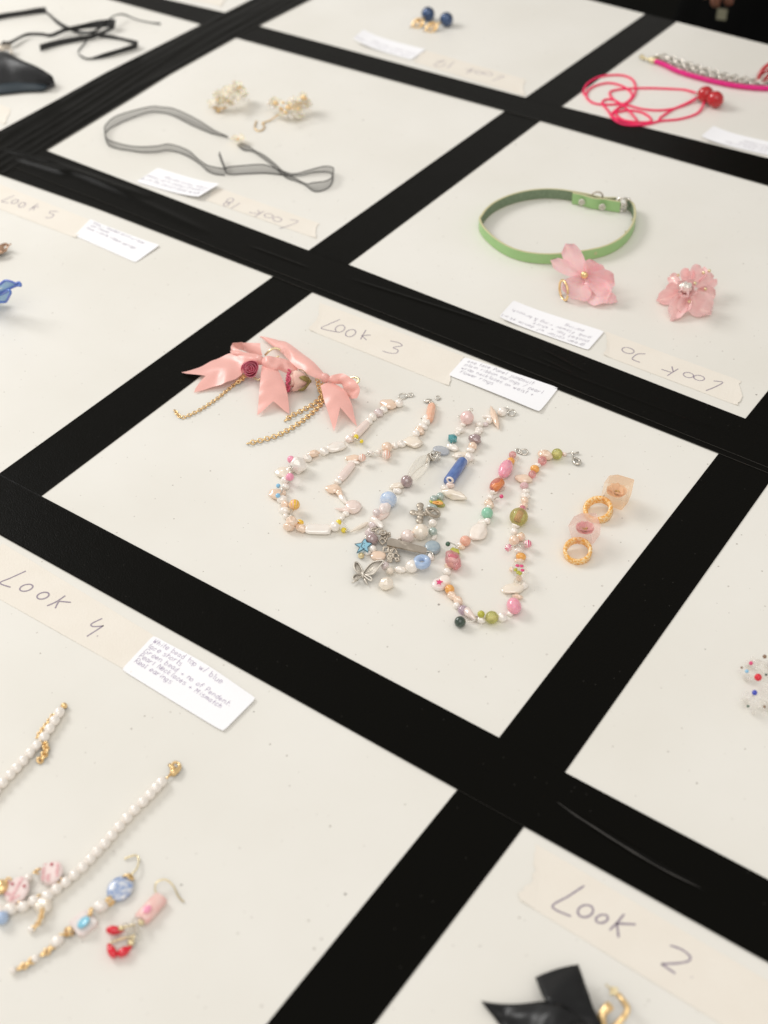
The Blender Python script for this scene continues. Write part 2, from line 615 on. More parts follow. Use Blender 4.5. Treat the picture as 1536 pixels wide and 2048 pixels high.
# ----- black tape
def tape_mat():
    m = mat('black_tape', (.0032, .0030, .0022), .30, spec=.06)
    nt = m.node_tree; b = nt.nodes['Principled BSDF']
    tc = nt.nodes.new('ShaderNodeTexCoord')
    n = nt.nodes.new('ShaderNodeTexNoise'); n.inputs['Scale'].default_value = 900; n.inputs['Detail'].default_value = 3
    n3 = nt.nodes.new('ShaderNodeTexNoise'); n3.inputs['Scale'].default_value = 22; n3.inputs['Detail'].default_value = 5
    ad = nt.nodes.new('ShaderNodeMath'); ad.operation = 'ADD'
    bp = nt.nodes.new('ShaderNodeBump'); bp.inputs['Strength'].default_value = .22; bp.inputs['Distance'].default_value = .0012
    for k in (n, n3): nt.links.new(tc.outputs['Object'], k.inputs['Vector'])
    nt.links.new(n.outputs[0], ad.inputs[0]); nt.links.new(n3.outputs[0], ad.inputs[1])
    nt.links.new(ad.outputs[0], bp.inputs['Height']); nt.links.new(bp.outputs[0], b.inputs['Normal'])
    # specks of dust on the tape
    v = nt.nodes.new('ShaderNodeTexVoronoi'); v.inputs['Scale'].default_value = 130; v.voronoi_dimensions = '2D'
    nt.links.new(tc.outputs['Object'], v.inputs['Vector'])
    sep = nt.nodes.new('ShaderNodeSeparateColor'); nt.links.new(v.outputs['Color'], sep.inputs[0])
    g = nt.nodes.new('ShaderNodeMath'); g.operation = 'GREATER_THAN'; g.inputs[1].default_value = .93
    l = nt.nodes.new('ShaderNodeMath'); l.operation = 'LESS_THAN'; l.inputs[1].default_value = .045
    nt.links.new(sep.outputs[0], g.inputs[0]); nt.links.new(v.outputs['Distance'], l.inputs[0])
    mu = nt.nodes.new('ShaderNodeMath'); mu.operation = 'MULTIPLY'
    nt.links.new(g.outputs[0], mu.inputs[0]); nt.links.new(l.outputs[0], mu.inputs[1])
    mx = nt.nodes.new('ShaderNodeMix'); mx.data_type = 'RGBA'
    mx.inputs[6].default_value = (.0032, .0030, .0022, 1); mx.inputs[7].default_value = (.035, .033, .029, 1)
    nt.links.new(mu.outputs[0], mx.inputs[0]); nt.links.new(mx.outputs[2], b.inputs['Base Color'])
tape_mat()
mat('tape_edge', (.10, .095, .085), .6)

def polyl(pts, t, d):
    """point on a polyline (world xy) at coordinate t along direction d, extended straight at its ends"""
    s = [p.dot(d) for p in pts]
    i = 0
    while i < len(pts) - 2 and t > s[i + 1]:
        i += 1
    k = (t - s[i]) / (s[i + 1] - s[i])
    return pts[i] + (pts[i + 1] - pts[i]) * k

def tape(label, near, far, ext0, ext1, z, ridge=None, nu=120, nv=10, lip=.00012):
    A = [px(*p) for p in near]
    B = [px(*p) for p in far]
    d = (A[-1] - A[0]).normalized()
    A.sort(key=lambda p: p.dot(d)); B.sort(key=lambda p: p.dot(d))
    t0 = ext0 if isinstance(ext0, Vector) else None
    s0 = min(A[0].dot(d), B[0].dot(d)) - (0 if t0 else ext0)
    s1 = max(A[-1].dot(d), B[-1].dot(d)) + ext1
    rows = []
    th = .00026
    for i in range(nu + 1):
        t = s0 + (s1 - s0) * i / nu
        a, b = polyl(A, t, d), polyl(B, t, d)
        row = [a + Vector((0, 0, z - th))]
        for j in range(nv + 1):
            f = j / nv
            p = a.lerp(b, f)
            h = z + (lip if j in (0, nv) else 0) + .00010 * noise.noise(Vector((p.x * 9, p.y * 9, z * 999)))
            if ridge and 0 < j < nv:
                h += ridge(i / nu, f, p)
            row.append(p + Vector((0, 0, h)))
        row.append(b + Vector((0, 0, z - th)))
        rows.append(row)
    mb = MB().grid([r[1:-1] for r in rows])
    mb.grid([r[:2] for r in rows], 1).grid([r[-2:] for r in rows], 1)
    o = mb.build('black_tape', ['black_tape', 'tape_edge'], loc=(A[0] + A[-1]) / 2, smooth=True)
    return tag(o, label, 'tape', 'strips of black tape on the table')

def seg_ridge(pa, pb, wd, amp):
    """a crease between two pixels"""
    a, b = px(*pa), px(*pb)
    L = (b - a).length; d = (b - a) / L
    def f(p):
        q = p - a; q.z = 0
        t = q.dot(d) / L
        if t < 0 or t > 1: return 0
        s = (q - d * q.dot(d)).length
        return amp * math.exp(-(s / wd) ** 2) * min(1, 6 * t * (1 - t) + .1)
    return f

def wrinkle(u, f, p, a=.0012, seed=0, fu=7., fv=5.):
    n = noise.noise(Vector((u * fu + 3 * f, f * fv, seed)))
    return a * (1 - abs(n) * 2.2) ** 3 if abs(n) < .45 else 0

Z1, Z2, Z3 = .0004, .0009, .0013
R_far, R_mid, R_near = .5, .02, .02
# strips running away from the camera (underneath)
tape('black tape strip on the left between the Look 5 and Look 3 squares', [(0, 947), (545.9, 553.8)], [(82, 993.5), (624, 585.4)], .09, .03, Z1)
tape('black tape strip right of the Look 3 bead necklaces and resin rings', [(997.7, 1476.4), (1437, 908.2)], [(1129, 1546), (1528, 980)], .03, .03, Z1, nu=90)
tape('black tape strip at the bottom between the Look 4 and Look 2 squares', [(534, 2048), (913.6, 1581.2)], [(750, 2048), (1047.7, 1654.6)], .25, .03, Z1)
tape('black tape strip between the organza choker and green collar, running to the far edge', [(615.6, 502.6), (1009, 222.9), (1050, 196.3), (1292, 27)], [(695.3, 530.7), (1080, 243), (1122.5, 214.3), (1355.6, 42)], .03, -.003, Z1)
cr1 = seg_ridge((1500, 828), (1540, 800), .0012, .0008)
tape('short black tape strip at the right edge beside the Look 20 tape label', [(1489.4, 839.6), (1536, 782)], [(1576, 873), (1622, 815)], .03, .3, Z1, ridge=lambda u, f, p: cr1(p))
# strips running across
mat('crease_glint', (.045, .042, .038), .55)  # lighter grey for the painted crease highlight
cr2 = seg_ridge((1118, 1612), (1425, 1790), .0012, .0011)
tape('wide black tape strip across the front, below the bead necklaces, with a long crease', [(0, 1071), (1047.7, 1654.6)], [(82, 993.5), (1129, 1546)], .5, .55, Z2, nu=420, nv=60, ridge=lambda u, f, p: cr2(p))
def crease_glint(par, pts, wd, z):  # strip along the crease painting in the light its ridge catches
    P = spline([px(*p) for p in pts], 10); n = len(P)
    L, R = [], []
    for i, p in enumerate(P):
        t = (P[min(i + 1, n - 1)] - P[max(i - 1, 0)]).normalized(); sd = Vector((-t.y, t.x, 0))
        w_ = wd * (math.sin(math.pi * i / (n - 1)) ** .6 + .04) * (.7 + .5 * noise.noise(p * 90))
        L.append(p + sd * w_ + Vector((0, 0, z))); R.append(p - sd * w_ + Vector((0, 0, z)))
    MB().grid([L, R]).build('crease', 'crease_glint', par)
crease_glint(D.objects[[o.name for o in D.objects if o.name.startswith('black_tape')][-1]], [(1114, 1608), (1150, 1634), (1190, 1660), (1240, 1692), (1320, 1740), (1400, 1780)], .0007, Z2 + .0012)
mid_low = [(0, 350.4), (195, 418.7), (545.9, 553.8), (624, 585.4), (1437, 908.2)]
mid_gl = [(2, 327), (238, 418.7), (500, 525.4), (800, 641.6), (1336, 857.5), (1536, 937.5)]
mid_up = [(91.4, 302.5), (615.6, 502.6), (695.3, 530.7), (1489.4, 839.6)]
tape('lower of two overlapping middle black tape strips, a narrow band above the Look 3 label', mid_low, [(2, 320), (1536, 930)], .3, .4, Z2)
crs = [seg_ridge((30, 318), (140, 352), .004, .0024), seg_ridge((80, 322), (300, 400), .006, .0020), seg_ridge((150, 345), (420, 470), .005, .0011),
       seg_ridge((1085, 702), (1172, 748), .0009, .0005), seg_ridge((1080, 718), (1150, 752), .0009, .0004), seg_ridge((500, 495), (620, 540), .0014, .0006),
       seg_ridge((700, 560), (980, 650), .0016, .0006), seg_ridge((980, 690), (1500, 890), .0013, .0003), seg_ridge((0, 300), (120, 330), .003, .0014)]
tape('upper of two overlapping black tape strips across the middle, wrinkled at its left end', mid_gl, mid_up, .3, .4, Z3, nu=420, nv=46, ridge=lambda u, f, p: sum(k(p) for k in crs))
tape('black tape strip across the back, behind the organza choker and green collar', [(340, 32.5), (403.8, 50), (471.5, 76.3), (1009, 222.9), (1080, 243), (1351, 320)], [(340, 1.3), (452, 27), (517, 53), (1050, 196.3), (1122.5, 214.3), (1536, 318)], .5, .35, Z2)
tape('wrinkled black tape strip at the top left beside the black leather piece', [(0, 263.5), (117, 200), (210.5, 147.6), (403, 50.6), (504, 0)], [(91.4, 302.5), (259.7, 200), (340, 149.7), (471.5, 76.3), (517, 53), (621, 0)], .06, .35, Z2 + .0003, nu=200, nv=30,
     ridge=lambda u, f, p: wrinkle(u, f, p, .0012, 4, 4, 3.2) * (1 - .6 * u))

# ----- masking tape labels and paper notes
mat('masking_tape', (.845, .795, .715), .6, spec=.25, bump=.25, bscale=700, col2=(.82, .765, .68), cscale=40)
mat('note_paper', c('f8f8fb'), .7, spec=.2, bump=.08, bscale=500)

def strip_quad(cs, nu, nv, z, lift=None, torn=(0, 0)):
    """cs: four world corners a(0,0) b(1,0) c(1,1) d(0,1)"""
    a, b, c_, d = cs
    rows = []
    for i in range(nu + 1):
        r = []
        for j in range(nv + 1):
            u, v = i / nu, j / nv
            p = a.lerp(b, u).lerp(d.lerp(c_, u), v)
            if torn[0] and i == 0: p += (b - a).normalized() * torn[0] * (noise.noise(Vector((v * 2.2, p.x * 30, 1.7))) + .25 * noise.noise(Vector((v * 9, 3, 1.7))))
            if torn[1] and i == nu: p += (b - a).normalized() * torn[1] * (noise.noise(Vector((v * 2.2, p.x * 30, 5.2))) + .25 * noise.noise(Vector((v * 9, 3, 5.2))))
            p = p + Vector((0, 0, z + (lift(u, v) if lift else 0)))
            r.append(p)
        rows.append(r)
    return rows

def ink_strokes(mb, strokes, wd, z, wob=0.0):
    for st in strokes:
        P = spline(st, 6) if len(st) > 2 else [st[0].lerp(st[-1], i / 4) for i in range(5)]
        L, R = [], []
        for i in range(len(P)):
            t = P[min(i + 1, len(P) - 1)] - P[max(i - 1, 0)]
            if t.length < 1e-9: t = Vector((1, 0, 0))
            n = Vector((-t.y, t.x, 0)).normalized() * wd * (.5 + .16 * noise.noise(P[i] * 700))
            L.append(P[i] + n + Vector((0, 0, z))); R.append(P[i] - n + Vector((0, 0, z)))
        mb.grid([L, R])

def ell(x, y, a, b, ang, n=12):
    e = math.radians(ang)
    return [(x + a * math.cos(t) * math.cos(e) - b * math.sin(t) * math.sin(e), y + a * math.cos(t) * math.sin(e) + b * math.sin(t) * math.cos(e))
            for t in [2 * math.pi * (i / n) - 1.2 for i in range(n + 1)]]

def masking(label, corners, cr, strokes, wd=.0008, torn=(.004, .004)):
    cs = [px(*p) for p in corners]
    rows = strip_quad(cs, 30, 12, .00020, lambda u, v: .00005 * math.sin(u * 9 + v * 3) + (.0007 * max(0, (abs(u - .5) - .46) / .04) * v), torn)
    o = MB().grid(rows).build('masking_tape_label', 'masking_tape', loc=cs[0], smooth=False)
    solid(o, .0001)
    tag(o, label, 'tape label', 'handwritten masking tape labels')
    if strokes:
        mb = MB()
        ink_strokes(mb, [[cr(*p) for p in s] for s in strokes], wd, .0004)
        h = mb.build('handwriting', 'ink', o)
    return o

M3 = mkcrop(600, 600, .35156); M4 = mkcrop(0, 1090, .35156); M2 = mkcrop(1040, 1680, .32292); M5 = mkcrop(0, 340, .22135)
M18 = cO; M20 = mkcrop(980, 590, .33854); M12 = cT
masking('masking tape label reading Look 3 above the pink ribbon bows', [(645.7, 608), (930, 714), (894, 771), (622, 662)], M3,
        [[(228, 112), (175, 135), (122, 160), (150, 172), (208, 183)], ell(228, 165, 28, 19, -20), ell(288, 190, 30, 19, -20), [(375, 173), (355, 205), (345, 226)], [(402, 201), (350, 204)], [(352, 204), (378, 230)],
         [(515, 235), (560, 245), (580, 262), (530, 272), (558, 288), (545, 305), (505, 303), (470, 292)]])
masking('masking tape label reading Look 4 beside the note in purple pen', [(10, 1090), (320, 1279), (259, 1345), (-55, 1168)], M4,
        [[(148, 150), (60, 190), (0, 218), (60, 242)], ell(150, 245, 38, 18, -15), ell(245, 290, 35, 18, -15), [(372, 290), (320, 325), (268, 348)], [(404, 328), (335, 322)], [(335, 324), (325, 340), (315, 362)],
         [(582, 420), (522, 450), (530, 466), (590, 462)], [(590, 460), (545, 490), (495, 522)], [(553, 519), (557, 521)]], .0011)
masking('masking tape label reading Look 2 above the black satin bow', [(1074, 1690), (1600, 2000), (1545, 2112), (1054, 1810)], M2,
        [[(398, 285), (300, 350), (200, 415), (315, 475)], ell(405, 442, 48, 37, -15), ell(507, 490, 38, 25, -15), [(645, 460), (600, 515), (555, 560)], [(715, 525), (600, 518)], [(600, 518), (610, 605)],
         [(930, 655), (1000, 680), (1050, 720), (1045, 750), (980, 765), (875, 770)], [(875, 770), (960, 828)], [(1061, 850), (1064, 854)]], .0012, (.012, .004))
masking('masking tape label reading Look 5 at the left edge', [(-30, 357), (181.5, 441), (150.5, 476), (-60, 396)], M5,
        [[(130, 235), (70, 260), (15, 285), (75, 300)], ell(135, 288, 33, 15, -20), ell(200, 318, 33, 18, -20), [(345, 308), (303, 337), (262, 366)], [(303, 337), (352, 338)], [(303, 337), (306, 366)],
         [(525, 380), (460, 375), (450, 392), (485, 405), (475, 425), (440, 437), (412, 430)]], .0009)
masking('masking tape label reading Look 18 upside down near the organza choker', [(440.6, 377), (638, 447), (628, 476), (407, 399)], M18,
        [ell(832, 838, 24, 13, -20), ell(810, 860, 20, 11, -20), [(895, 855), (838, 888)], [(1048, 905), (1018, 925), (990, 942)], [(1016, 924), (955, 914)], [(1022, 920), (1012, 898)], ell(1080, 935, 28, 13, 5), ell(1135, 958, 28, 14, 5), [(1215, 960), (1268, 970), (1220, 995), (1150, 1015)]], .0008)
masking('masking tape label reading Look 20 upside down below the pink flowers', [(1213.6, 664.5), (1483, 763), (1476, 812), (1210, 712)], M20,
        [ell(815, 330, 36, 17, 12), [(918, 350), (875, 350), (850, 365), (842, 382), (885, 400)], [(1112, 438), (1080, 458), (1047, 479)], [(1072, 460), (1013, 441)], [(1082, 455), (1074, 424)], ell(1172, 475, 30, 15, 10), ell(1235, 492, 32, 15, 10), [(1320, 510), (1375, 518), (1330, 545), (1275, 567)]], .0009)
masking('masking tape label reading Look 12 upside down below the blue pearl earrings', [(854, 102), (1050, 159), (1047, 191), (824, 123)], M12,
        [[(758, 478), (730, 498), (688, 499), (670, 487), (700, 474), (748, 456)], [(748, 456), (688, 460)], [(818, 465), (765, 515)], [(968, 520), (940, 536), (908, 553)], [(938, 537), (905, 520)], [(940, 535), (948, 514)], ell(1000, 545, 28, 11, 10), ell(1070, 555, 33, 12, 10), [(1140, 570), (1195, 575), (1150, 590), (1105, 608)]], .0008)
masking('blank torn end of masking tape at the left edge below the black leather piece', [(-80, 180), (22, 218), (8, 249), (-100, 212)], None, None)
masking('blank end of masking tape in the top square behind the leather piece', [(330, -35), (460, -12), (440, 12), (318, -14)], None, None)

GLY = {'a': '46 26 14 13 22 32 44|46 43 52', 'b': '19 12|15 26 36 45 43 32 22 13', 'c': '45 36 26 14 13 22 32 43', 'd': '49 42|45 36 26 14 13 22 32 43',
       'e': '14 44 45 36 26 14 13 22 32 43', 'f': '48 39 28 22|16 46', 'g': '46 26 14 13 22 43|46 41 30 10', 'h': '19 12|14 26 36 45 42', 'i': '26 22|27 28',
       'j': '36 31 20 10', 'k': '19 12|46 14 42', 'l': '29 23 32', 'm': '16 12|15 26 35 32|35 46 55 52', 'n': '16 12|14 26 36 45 42', 'o': '26 14 13 22 32 43 45 36 26',
       'p': '16 10|15 26 36 45 43 32 13', 'r': '16 12|14 26 46', 's': '46 26 15 34 43 32 12', 't': '29 23 32|16 46', 'u': '16 13 22 32 43|46 42', 'v': '16 32 46',
       'w': '16 22 35 42 56', 'x': '16 42|46 12', 'y': '16 13 22 43|46 41 10', 'z': '16 46 12 42', '+': '14 54|36 32', '/': '12 49', 'M': '12 19 35 59 52', 'W': '19 22 36 42 59',
       'G': '58 39 18 13 22 42 53 55 35', 'P': '12 19 39 48 46 15', 'R': '12 19 39 48 46 15|25 52', 'N': '12 19 52 59', 'F': '12 19 59|15 45', 'O': '29 16 13 22 42 54 57 49 29',
       'B': '12 19 39 48 36 15|36 54 43 32 12', '.': '22 23', '-': '14 44', ',': '23 11', '&': '52 19 39 13 22 54'}
def text_strokes(txt, x, y, size, slant=.12, jit=.03, xs=1.12):
    out = []
    for ch in txt:
        if ch == ' ':
            x += size * .46 * xs; continue
        g = GLY.get(ch)
        if g:
            jx, jy, js = random.uniform(-jit, jit), random.uniform(-jit, jit), random.uniform(.9, 1.1)
            for s in g.split('|'):
                out.append([(x + (int(q[0]) / 9 + jx + slant * (int(q[1]) - 2) / 9) * size * js * xs, y + ((int(q[1]) - 2) / 9 + jy) * size * js) for q in s.split()])
            x += size * {'m': .66, 'w': .66, 'W': .7, 'M': .7, 'i': .36, 'l': .36, 't': .4, '.': .3, 'G': .68}.get(ch, .54) * xs
    return out

def note(label, corners, lines, size=.15, top=.86, step=.17, x0=.06, ink='pen', lift=None, wd=.00030, aspect=None):
    """corners: top-left, top-right, bottom-right, bottom-left of the card as it is read"""
    a, b, c_, d = [px(*p) for p in corners]
    lf = lift or (lambda u, v: .0012 * (2 * u - 1) ** 4 * v)
    def at(u, v, z=0):
        p = d.lerp(c_, u).lerp(a.lerp(b, u), v)
        return p + Vector((0, 0, .0006 + lf(u, v) + z))
    # rounded corners: a grid squeezed slightly at its corners
    rows = []
    for i in range(25):
        r = []
        for j in range(13):
            u, v = i / 24, j / 12
            cu, cv = (abs(u - .5) * 2) ** 24, (abs(v - .5) * 2) ** 16
            k = 1 - .014 * cu * cv
            r.append(at(.5 + (u - .5) * k, .5 + (v - .5) * (1 - .035 * cu * cv)))
        rows.append(r)
    o = MB().grid(rows).build('paper_note', 'note_paper', loc=a, smooth=False)
    solid(o, .00012)
    tag(o, label, 'paper note', 'handwritten paper notes')
    asp = (b - a).length / (d - a).length
    mb = MB()
    y = top
    for i, ln in enumerate(lines):
        xx = x0 + random.uniform(-.01, .01) + (ln[1] if isinstance(ln, tuple) else 0)
        s = ln[0] if isinstance(ln, tuple) else ln
        st = text_strokes(s, xx * asp, y - size * .7, size)
        ink_strokes(mb, [[at(min(q[0] / asp, .985), q[1] + .02 * math.sin(q[0] * 2)) for q in g] for g in st], wd, .00025)
        y -= step
    mb.build('handwriting', ink, o)
    return o

note('white paper note with four lines of writing beside the Look 3 label', [(929, 716), (1117, 777.5), (1078, 828), (897, 752)],
     ['one lace Panel jumpsuit', 'plain ribbon earings / pearl', 'wrap necklaces on waist +', ('flower rings', 0.0)], .168, .93, .185, lift=lambda u, v: .0002 + .0015 * (1 - v) ** 3 * u + .0006 * math.sin(u * 3.1))
note('white paper note with lines in purple pen beside the Look 4 label', [(307.6, 1272), (513, 1399), (446.5, 1466), (243, 1341)],
     ['White bead top w/ blue', 'lace shorts', 'Green bead + no of Pendent.', 'Pearl Necklaces + Mismatch', 'Real earings'], .146, .95, .145, ink='purplepen', lift=lambda u, v: .0002 + .0045 * max(0, v - .55) ** 2 * 4 * math.sin(u * 3.0) ** 2 + .0006 * u ** 4, x0=.03)
note('white paper note with faint writing beside the Look 5 label', [(181.5, 441), (320, 493), (271, 526), (149.4, 472)],
     ['blue + beaded skirt w/ bow', 'net flower', 'blue + white ribbon earings'], .15, .95, .17, wd=.00032)
note('white paper note upside down beside the Look 18 label', [(398.4, 402), (272.5, 365), (315.6, 337), (440.6, 376)],
     ['White bead corset top w/ black', 'organza choker with flower', 'cream floral earings'], .16, .84, .2, wd=.00032, lift=lambda u, v: .0003 + .004 * (1 - u) ** 4)
note('white paper note upside down beside the Look 20 label', [(1176, 702), (998, 640), (1027, 607), (1208.5, 664.5)],
     ['green collar w/ denim skirt', 'pocket top + shirt', 'pink flower ring & brooch', ('earing', .1)], .17, .93, .2, lift=lambda u, v: .0003 + .0025 * u ** 6)
note('white paper note upside down beside the Look 12 label', [(822, 121), (706, 88.5), (727.4, 70), (851.5, 100)],
     ['satin slip dress w/ lace', 'blue pearl earings'], .18, .85, .24, wd=.00032, lift=lambda u, v: .0002 + .006 * u ** 4)
note('white paper note at the right edge in front of the red cord necklace', [(1560, 317), (1401, 281), (1426, 260), (1590, 297)],
     ['Pink mini dress w/ bow', 'red cord necklace', 'pink chain choker'], .16, .85, .2, wd=.00032, lift=lambda u, v: .0002 + .004 * u ** 6)

# ------------------------------------------------------------------ Look 3: bead necklaces
NG = 'beaded pearl necklaces in the Look 3 square'
N1 = thing('necklace', 'leftmost bead necklace, mostly cream and peach pearls with tiny yellow and pink beads', 'necklace', px(660, 960), NG)
beads(N1, [(cC, '''707 238 42 wh, 600 248 72 55 20 pe b1 z.6, 548 305 40 36 0 wh, 495 335 45 40 30 li, 435 378 42 wh, 398 425 40 36 0 wh, 318 508 95 40 -47 pp stick,
 248 562 24 wh, 195 605 42 36 0 pp'''),
 (cB, '''920 805 122 58 -12 wh b2 z.7, 770 862 56 46 0 wh, 642 890 66 42 -12 pe, 572 942 50 46 0 wh b3, 462 1025 92 wh b1, 350 1090 45 40 0 cr, 280 1108 92 72 10 cr b3 z.5 o, 300 1205 46 wh,
 305 1285 45 38 0 wh, 280 1360 34 pe, 200 1372 85 66 20 pe b2 z.6 o, 270 1438 62 46 0 wh b2, 302 1502 52 42 0 pe, 300 1575 62 46 0 wh, 312 1642 36 wh, 350 1765 62 56 0 pe b1, 382 1702 66 60 0 pe b2 o l3,
 492 1782 64 48 30 pe, 700 1798 150 60 2 wh stick z.7, 905 1762 62 wh, 990 1662 32 24 -40 wh, 1035 1612 42 34 0 wh, 1120 1525 98 82 0 pp b3 z.55, 985 1562 85 30 8 pp tusk o, 1000 1435 70 30 50 wh, 960 1368 45 36 40 pe,
 888 1312 88 56 5 pe b1 z.7, 935 1225 46 38 0 wh, 1040 1105 125 48 -52 pp stick z.8, 1130 992 75 24 5 wh b2, 1130 942 90 44 0 pe b1 z.6'''),
 (cC, '''410 748 38 28 0 wh, 495 738 28 wh, 583 690 54 pe, 665 672 36 32 0 wh, 732 655 42 36 0 wh, 852 632 95 60 10 cr b1 z.6, 882 550 38 wh, 918 518 46 38 30 pe b2, 950 476 48 36 20 wh, 985 432 42 35 0 wh, 985 392 38 wh,
 1030 335 82 40 -80 co stick, 1062 252 22 gl, 1086 262 18 gl''')])
beads(N1, [(cC, '268 582 25 ye s l3, 322 628 20 ye s l2'), (cB, '''372 957 43 pk s l5, 360 1168 47 pk s l4, 220 1275 26 sky s l4, 216 1393 28 sky s l4, 415 1503 63 yo stripe l3, 485 1712 40 30 20 yo s l3,
 948 1715 34 ye s l4, 1010 1808 32 ye s, '''.rstrip(', \n')), (cC, '330 795 38 coral stripe l3, 578 765 45 coral stripe l1')], thread=False)
wire(N1, [cC(245, 560, .004), cC(262, 600, .006), cC(320, 628, .004)])
wire(N1, [cB(372, 957, .008), cB(368, 1060, .009), cB(350, 1040, .008), cB(395, 1060, .008), cB(366, 1100, .008), cB(360, 1168, .007)])
wire(N1, [cB(220, 1275, .006), cB(265, 1310, .006), cB(262, 1350, .006), cB(216, 1393, .006)])
wire(N1, [cB(400, 1540, .006), cB(390, 1600, .006), cB(345, 1660, .007), cB(385, 1625, .008), cB(430, 1680, .007), cB(485, 1712, .006)])
wire(N1, [cB(948, 1715, .007), cB(980, 1685, .007), cB(1040, 1770, .004), cB(1070, 1815, .002), cB(1050, 1825, .002), cB(1010, 1808, .003)])
wire(N1, [cC(330, 795, .006), cC(385, 775, .006), cC(375, 740, .007), cC(425, 770, .006), cC(385, 772, .006), cC(578, 765, .005)])
def clasp(par, cr, x, y, a, m='silver', ang=0, b=None, r=.00055, name='clasp', h=.0012):
    p = cr(x, y, h); k = mpp(p) * CR_SCALE[cr]
    e = math.radians(ang)
    d = cr(x + math.cos(e) * 10, y + math.sin(e) * 10, h) - p
    return MB().ring(p, (d.normalized().cross(Vector((0, 0, 1))) * .35 + Vector((0, 0, 1))), (b or a) * k, r, 8, rx=a * k, n=24, xdir=d).build(name, m, par)
clasp(N1, cC, 745, 168, 42, ang=-20, b=34); clasp(N1, cC, 826, 152, 22, r=.0006); clasp(N1, cC, 800, 158, 14, r=.0005, name='jump_ring')
clasp(N1, cC, 1105, 182, 26, ang=-40, b=20, r=.0005)
bead(N1, cC, 1002, 212, 42, 'silver', 's', 22, -8, .8, name='clasp')
clasp(N1, cC, 1040, 235, 16, r=.0005, name='jump_ring')

N2 = thing('necklace', 'middle bead necklace with blue tube bead, silver charms, blue star and butterfly', 'necklace', px(850, 990), NG)
beads(N2, [(cE, '620 300 88 rp, 570 392 36 30 0 wh, 532 460 56 44 0 wh, 500 505 30 wh, 430 575 62 tb rock, 432 692 80 50 20 wh b2 z.8'),
 (cE, '280 735 105 62 18 gs disc z.5, 185 815 40 gl'), (cC, '890 920 165 88 128 gl drop, 785 1037 60 ma, 690 1085 78 32 -10 cr b1, 692 1135 44 28 10 wh, 597 1225 84 lb s z.9, 560 1312 62 52 -50 ws b1, 512 1392 105 42 -30 pp b3 z.5, 475 1358 38 li s l4 o, 482 1460 72 36 38 wh b1'),
 (cD, '415 455 50 40 30 li, 385 542 62 52 0 li, 412 632 74 ma, 420 755 46 wh, 352 808 46 30 -10 wh, 490 842 95 62 5 pe disc z.5, 575 968 50 li, 642 1035 62 gl s, 642 1035 40 st s l2 o, 590 1198 90 78 0 cr b3 o, 770 1020 70 42 3 wh, 920 975 82 wh, 1160 850 42 55 0 wh b1, 1185 735 90 80 60 gb disc z.6, 1205 607 44 26 -50 wh b2, 1190 532 54 gr, 1185 420 50 wh'),
 (cD, '1200 330 78 60 0 gl s, 1180 222 60 40 0 gr b2'),
 (cE, '215 1412 90 44 8 yg donut, 182 1375 50 gr, 265 1340 52 gr, 380 1300 60 40 10 wh b1, 325 1225 48 38 0 wh, 400 1190 56 40 0 pp, 470 1010 165 68 -55 bl tube, 600 882 40 wh, 650 822 58 wh b1, 535 795 100 42 -8 cr b2, 665 728 56 38 0 wh, 695 675 56 pe, 724 585 82 64 12 ma, 760 495 45 30 0 wh, 782 460 52 40 0 wh, 790 386 52 40 0 wh, 862 388 42 28 0 li, 912 340 42 wh, 985 290 145 38 72 pe b3, 1085 220 60 wh')])
beads(N2, [(cD, '265 415 130 34 -27 cr tusk z.9 o'.replace('265 415', '245 478')), (cE, '445 1315 160 60 14 cr bone, 905 288 75 26 2 wh b1, 280 1455 50 30 0 go s, 235 1425 70 32 6 or donut l2'),
 (cD, '1030 535 100 cr, 862 592 84 pp, 742 630 36 24 0 wh, 788 622 22 pe, 1050 920 110 sb donut z1.1')], thread=False)
wire(N2, [cD(742, 630, .003), cD(862, 592, .007), cD(1030, 535, .008), cD(1130, 480, .006)], .0003)
MB().ring(cE(398, 1122, .0068), (cE(398, 1122, .006) - cE(470, 1010, .006)), .0021, .0009, 8, n=20).build('bead_end', 'ws', N2)
clasp(N2, cE, 675, 196, 20, r=.0005, name='jump_ring', h=.008); clasp(N2, cE, 525, 288, 16, r=.0005, name='jump_ring', h=.006)
clasp(N2, cE, 1212, 236, 48, r=.0006, ang=20); clasp(N2, cE, 1150, 182, 30, r=.0005, ang=60, b=18, name='jump_ring')
# wire loops and cone beside the clear drop
mb = MB()
for q in range(4):
    mb.ring(cE(190 + q * 6, 812 - q * 4, .005), (random.uniform(-1, 1), random.uniform(-1, 1), .6), .0042, .00035, 6)
mb.build('wire_coil', 'silver', N2)
bead(N2, cE, 112, 855, 52, 'pewter', 'cone', 44, 115, name='bead_cap')
# brushed bar
def bar_pts(cr, pts, h): return [cr(x, y, h) for x, y in pts]
mat('brushed', c('bfb4a6'), .42, 1., aniso=.6, bump=.25, bscale=900, col2=c('cbc1b4'), cscale=200)
MB().plate(bar_pts(cD, [(640, 612), (690, 622), (1105, 735), (1112, 775), (1090, 806), (1050, 800), (598, 702), (605, 650)], .0062), .0012).build('bar_charm', 'brushed', N2, smooth=False)
wire(N2, bar_pts(cD, [(1090, 790), (1140, 785), (1185, 810), (1190, 840)], .0055), .0005)
